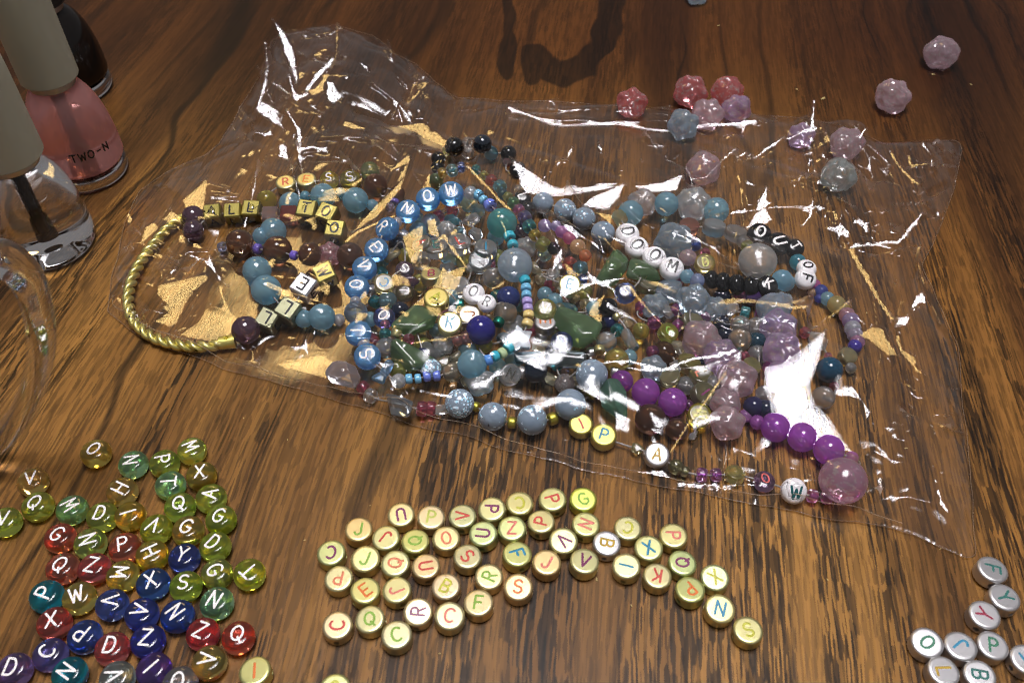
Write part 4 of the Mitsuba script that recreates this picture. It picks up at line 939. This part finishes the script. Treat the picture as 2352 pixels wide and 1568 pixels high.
    # the height field that fits those slopes best
    idx = -np.ones((ny, nx), int); idx[mask] = np.arange(mask.sum()); N = int(mask.sum())
    rows, cols, vals, rhs = [], [], [], np.zeros(N)
    Adiag = np.zeros(N)
    for (a, b, g, w) in ((idx[:, :-1], idx[:, 1:], gxt, wx), (idx[:-1], idx[1:], gyt, wy)):
        ok = (a >= 0) & (b >= 0); A, B, g, w = a[ok], b[ok], g[ok] * dx, w[ok]
        np.add.at(Adiag, A, w); np.add.at(Adiag, B, w)
        np.add.at(rhs, A, -w * g); np.add.at(rhs, B, w * g)
        rows += [A, B]; cols += [B, A]; vals += [-w, -w]
    lam = np.where(edge < 1.0 * MM, 3.0, np.where(mark_cells, 1 / 120.0 ** 2, 1 / 22.0 ** 2))[mask]
    Adiag += lam; rhs += lam * h0[mask]
    M = sparse.csr_matrix((np.concatenate(vals + [Adiag]), (np.concatenate(rows + [np.arange(N)]), np.concatenate(cols + [np.arange(N)]))), shape=(N, N))
    pre = sparse.diags(1 / Adiag)
    h, _ = cg(M, rhs, x0=ht[mask], rtol=1e-5, maxiter=1500, M=pre)
    Hf = np.zeros((ny, nx)); Hf[mask] = h
    Hf = np.where(mask_c := mark_cells, np.maximum(Hf, tops - 1.2 * MM), np.maximum(Hf, np.where(tops > 0, tops - .1 * MM, 0)))
    Hf = np.maximum(Hf, .55 * MM)
    Hf = np.where(mask, ndimage.gaussian_filter(np.where(mask, Hf, .6 * MM), .32), 0)
    ok = mask[:-1, :-1] & mask[1:, :-1] & mask[:-1, 1:] & mask[1:, 1:]
    i, j = np.nonzero(ok)
    quad = np.stack([idx[i, j], idx[i, j + 1], idx[i + 1, j + 1], idx[i + 1, j]], 1)
    V = np.stack([GX[mask], GY[mask], Hf[mask]], 1)
    tag('cellophane_bag', 'crumpled clear cellophane bag full of beaded bracelets', 'bag')
    shape('cellophane_bag__top_film', None, lambda: (V, quad), 'mat_film', (255, 255, 255), smooth=True)
    # the sheet underneath, resting on the wood
    st = 3
    ms = mask[::st, ::st]; ids = -np.ones(ms.shape, int); ids[ms] = np.arange(ms.sum())
    qq = q[::st, ::st]
    zb = .30 * MM + .12 * MM * meshkit.fbm(qq * 110, 2, 8)
    ok = ms[:-1, :-1] & ms[1:, :-1] & ms[:-1, 1:] & ms[1:, 1:]; i, j = np.nonzero(ok)
    VB = np.stack([GX[::st, ::st][ms], GY[::st, ::st][ms], zb[ms]], 1)
    shape('cellophane_bag__bottom_film', None, lambda: (VB, np.stack([ids[i, j], ids[i, j + 1], ids[i + 1, j + 1], ids[i + 1, j]], 1)), 'mat_film', (255, 255, 255), smooth=True)
    # the welded rim all round, a thin clear bead of film
    ring = np.array(poly.simplify(.1 * MM).exterior.coords)
    ring = np.array([poly.exterior.interpolate(u, normalized=True).coords[0] for u in np.linspace(0, 1, 700)])
    z = .65 * MM + .25 * MM * meshkit.noise(np.c_[ring * 160, 0 * ring[:, 0]], 4)
    shape('cellophane_bag__rim', None, lambda: tube_mesh(np.c_[ring, z], .09 * MM, 6), 'mat_jelly', (104, 88, 76), smooth=True)
    inner = poly.buffer(-2.0 * MM); inner = max(getattr(inner, 'geoms', [inner]), key=lambda g: g.area).exterior
    ring2 = np.array([inner.interpolate(u, normalized=True).coords[0] for u in np.linspace(0, 1, 600)])
    bottom = np.array([px(x, y, MM)[:2] for x, y in [(250, 715), (330, 768), (560, 852), (780, 922), (1200, 1038), (1500, 1110), (1830, 1168), (2050, 1212)]])
    near = np.array([LineString(bottom).distance(__import__('shapely').Point(*p)) < 4 * MM for p in ring2])
    k0 = int(np.argmin(near)); ring2 = np.roll(ring2, -k0, axis=0)[np.roll(near, -k0)]
    z2 = np.array([Hf[int((b - y0) / dx), int((a - x0) / dx)] for a, b in ring2]) + .03 * MM
    shape('cellophane_bag__seam', None, lambda: tube_mesh(np.c_[ring2, ndimage.gaussian_filter1d(z2, 1.5)], .11 * MM, 5), 'mat_jelly', (170, 150, 128), smooth=True)
    return Hf, mask


BAG = build_bag()


def dust():
    r = np.random.default_rng(5); vs, fs = [], []
    spots = [(1890, 228, 1.6), (2143, 172, 1.0), (2230, 195, .7), (1830, 206, .9), (700, 1240, .5), (1370, 1330, .8), (1450, 1390, .5), (850, 1160, .4), (1300, 1210, .4), (1900, 1330, .5), (2080, 1030, .6), (560, 960, .4), (380, 690, .6), (1990, 720, .5), (120, 752, .5), (1010, 1500, .5), (1650, 60, .8), (660, 1010, .4), (2160, 1260, .5)]
    for k, (x, y, s) in enumerate(spots):
        m = trimesh.creation.icosphere(subdivisions=1); v = m.vertices * (1 + .5 * (r.random((len(m.vertices), 1)) - .5)) * [1.6, .6, .5] * s * .45 * MM
        a = r.uniform(0, 3.1); v = v @ np.array([[math.cos(a), math.sin(a), 0], [-math.sin(a), math.cos(a), 0], [0, 0, 1]])
        vs.append(v + px(x, y) + [0, 0, .2 * MM * s]); fs.append(m.faces + 42 * k)
    shape('table_dust', None, lambda: (np.vstack(vs), np.vstack(fs)), 'mat_paint', (196, 176, 120), smooth=True)
    tag('table_dust', 'pale crumbs and lint specks scattered on the wood', 'dust', kind='stuff')


dust()

# ------------------------------------------------------------------ nail polish bottles and the glass bowl
def bottle(base, R, h, cap_r, cap_h, liquid, mat, cap_col, label, sol=1.0):
    root = fresh('nail_polish_bottle')
    B = px(*base); m = frame(B, (1, 0, 0), (0, 1, 0), (0, 0, 1), 1.0)
    pr_ = [(0, 4.2 * MM), (R * .35, 3.6 * MM), (R * .62, 1.6 * MM), (R * .80, .25 * MM), (R * .88, .25 * MM), (R * .97, 1.2 * MM), (R, 3 * MM), (R * .985, h * .38), (R * .93, h * .62), (R * .80, h * .82), (R * .62, h * .95), (cap_r * .8, h), (0, h)]
    body = lathe(smooth_profile(pr_), 72)
    if mat == 'glass':
        shape(root + '__body', None, lambda: body, 'mat_glass', (255, 255, 255), m, smooth=40)
    else:
        shape(root + '__base', None, lambda: lathe(smooth_profile([(0, .2 * MM), (R * .86, .2 * MM), (R * .98, 1.2 * MM), (R * .98, 4.6 * MM), (R * .9, 5.4 * MM), (0, 5.6 * MM)]), 72), 'mat_glass', (255, 255, 255), m, smooth=40)
        tag(root + '__base', 'thick clear glass base')
        pr2 = [(0, 6.2 * MM), (R * .9, 6.2 * MM), (R * .985, 7.2 * MM), (R * .99, 9 * MM)] + pr_[7:]
        shape(root + '__body', None, lambda: lathe(smooth_profile(pr2), 72), mat, liquid, m, smooth=40)
    if mat != 'mat_opaque':
        shape(root + '__brush', None, lambda: lathe([(0, 6 * MM), (2.0 * MM, 6.2 * MM), (1.7 * MM, h * .42), (1.3 * MM, h * .45), (1.5 * MM, h + 1 * MM), (0, h + 1 * MM)], 20), 'mat_paint', (20, 18, 18), m)
    shape(root + '__neck', None, lambda: lathe([(0, h + .1 * MM), (cap_r * .8, h + .1 * MM), (cap_r * .8, h + 2.4 * MM), (0, h + 2.4 * MM)], 48), 'mat_metal', (190, 180, 170), m)
    shape(root + '__cap', None, lambda: lathe([(0, h + 2.6 * MM), (cap_r - .5 * MM, h + 2.6 * MM), (cap_r, h + 3.1 * MM), (cap_r * .985, h + cap_h * .8), (cap_r * .96, h + cap_h - .8 * MM), (cap_r * .9, h + cap_h), (0, h + cap_h)], 72), 'mat_satin', cap_col, m, smooth=40)
    tag(root, label, 'bottle', 'nail polish bottles at the left')
    return root, B


def smooth_profile(p, n=6):
    p = np.array(p, float); out = [p[0]]
    core = p[1:-1]
    for _ in range(2):
        q = [core[0]]
        for a, b in zip(core[:-1], core[1:]): q += [.75 * a + .25 * b, .25 * a + .75 * b]
        core = np.array(q + [core[-1]])
    return np.vstack([p[:1], core, p[-1:]])


CAPC = (158, 155, 136)
bottle((118, 560), 14.8 * MM, 33 * MM, 10.6 * MM, 36 * MM, None, 'glass', CAPC, 'clear nail polish bottle with beige cap, nearest at the left edge')
proot, pB = bottle((207, 395), 14.0 * MM, 36 * MM, 9.2 * MM, 40 * MM, (255, 190, 184), "mat_polish", CAPC, 'pink nail polish bottle with tall beige cap, behind the clear one')
bottle((176, 205), 14.5 * MM, 34 * MM, 8.6 * MM, 34 * MM, (16, 12, 10), 'mat_opaque', (30, 28, 26), 'dark nail polish bottle standing behind the pink one')


def wrap_text(text, root, B, R, z, a0, h, step):
    for k, ch in enumerate(text):
        if ch == ' ': continue
        a = a0 + k * step
        m = extrude(letter_poly(ch, h, h * .16), 0, .15 * MM).refine_to_length(.6 * MM).to_mesh(); v = np.array(m.vert_properties[:, :3], float)
        ang = a + v[:, 0] / R; rr = R + v[:, 2]
        V = np.stack([B[0] + rr * np.cos(ang), B[1] + rr * np.sin(ang), z + v[:, 1]], 1)
        key = shape(fresh('letter', root + '__'), None, lambda: trimesh.Trimesh(V, np.array(m.tri_verts), process=False), 'mat_paint', (24, 18, 16), smooth=40)
        tag(key, f'small black printed {ch}')


wrap_text('TWO-N', proot, pB, 13.75 * MM, 15.5 * MM, math.radians(-74), 2.8 * MM, math.radians(12))


def mug():
    """Only the handle of the glass mug stands in the frame; it hangs in an upright plane."""
    C2 = [(-95, 640), (-55, 596), (0, 590), (52, 628), (82, 690), (95, 760), (90, 836), (68, 910), (28, 978), (-20, 1022), (-75, 1040), (-120, 1030)]
    Y0 = px(-20, 1022, 9 * MM)[1]

    def on_plane(x, y):
        d = FWD + np.array([1.0, 0, 0]) * ((x - 1176) / FOC) + UPV * ((784 - y) / FOC)
        return CAM + d * (Y0 / d[1])
    H = smooth_path([on_plane(*c) for c in C2], 90)
    t = np.gradient(H, axis=0); t /= np.linalg.norm(t, axis=1, keepdims=True)
    nrm = np.cross(t, [0, 1.0, 0]); g = np.arange(24) * 2 * np.pi / 24
    V = H[:, None] + 2.9 * MM * np.cos(g)[None, :, None] * nrm[:, None] + 4.6 * MM * np.sin(g)[None, :, None] * np.array([0, 1.0, 0])
    i, j = np.meshgrid(np.arange(89), np.arange(24), indexing='ij')
    q = np.stack([i * 24 + j, i * 24 + (j + 1) % 24, (i + 1) * 24 + (j + 1) % 24, (i + 1) * 24 + j], -1).reshape(-1, 4)
    cap = [[0, k + 1, k] for k in range(1, 23)] + [[89 * 24, 89 * 24 + k, 89 * 24 + k + 1] for k in range(1, 23)]
    M = trimesh.Trimesh(V.reshape(-1, 3), np.vstack([q[:, [0, 1, 2]], q[:, [0, 2, 3]], cap]), process=False); trimesh.repair.fix_normals(M)
    shape('glass_mug__handle', None, lambda: M, 'mat_glass', (255, 255, 255), smooth=50)
    top = float(H[:, 2].max()); R = 38 * MM; x0 = min(H[0, 0], H[-1, 0]) - R + 1.5 * MM
    prof = smooth_profile([(0, .3 * MM), (R - 4 * MM, .3 * MM), (R, 4 * MM), (R, 40 * MM), (R, top + 14 * MM), (R - .6 * MM, top + 15 * MM), (R - 2.2 * MM, top + 15 * MM), (R - 2.8 * MM, top + 14 * MM), (R - 3 * MM, 40 * MM), (R - 3 * MM, 9 * MM), (R - 8 * MM, 7 * MM), (0, 7 * MM)])
    shape('glass_mug__body', None, lambda: lathe(prof, 96), 'mat_glass', (255, 255, 255), frame((x0, Y0, 0), (1, 0, 0), (0, 1, 0), (0, 0, 1)), smooth=50)
    tag('glass_mug', 'clear glass mug with thick curved handle at the left edge', 'mug')


mug()
print('triangles', sum(len(meshkit.WRITTEN[d['filename']][1]) for d in scene.values() if d.get('type') == 'ply'), 'entries', len(scene))
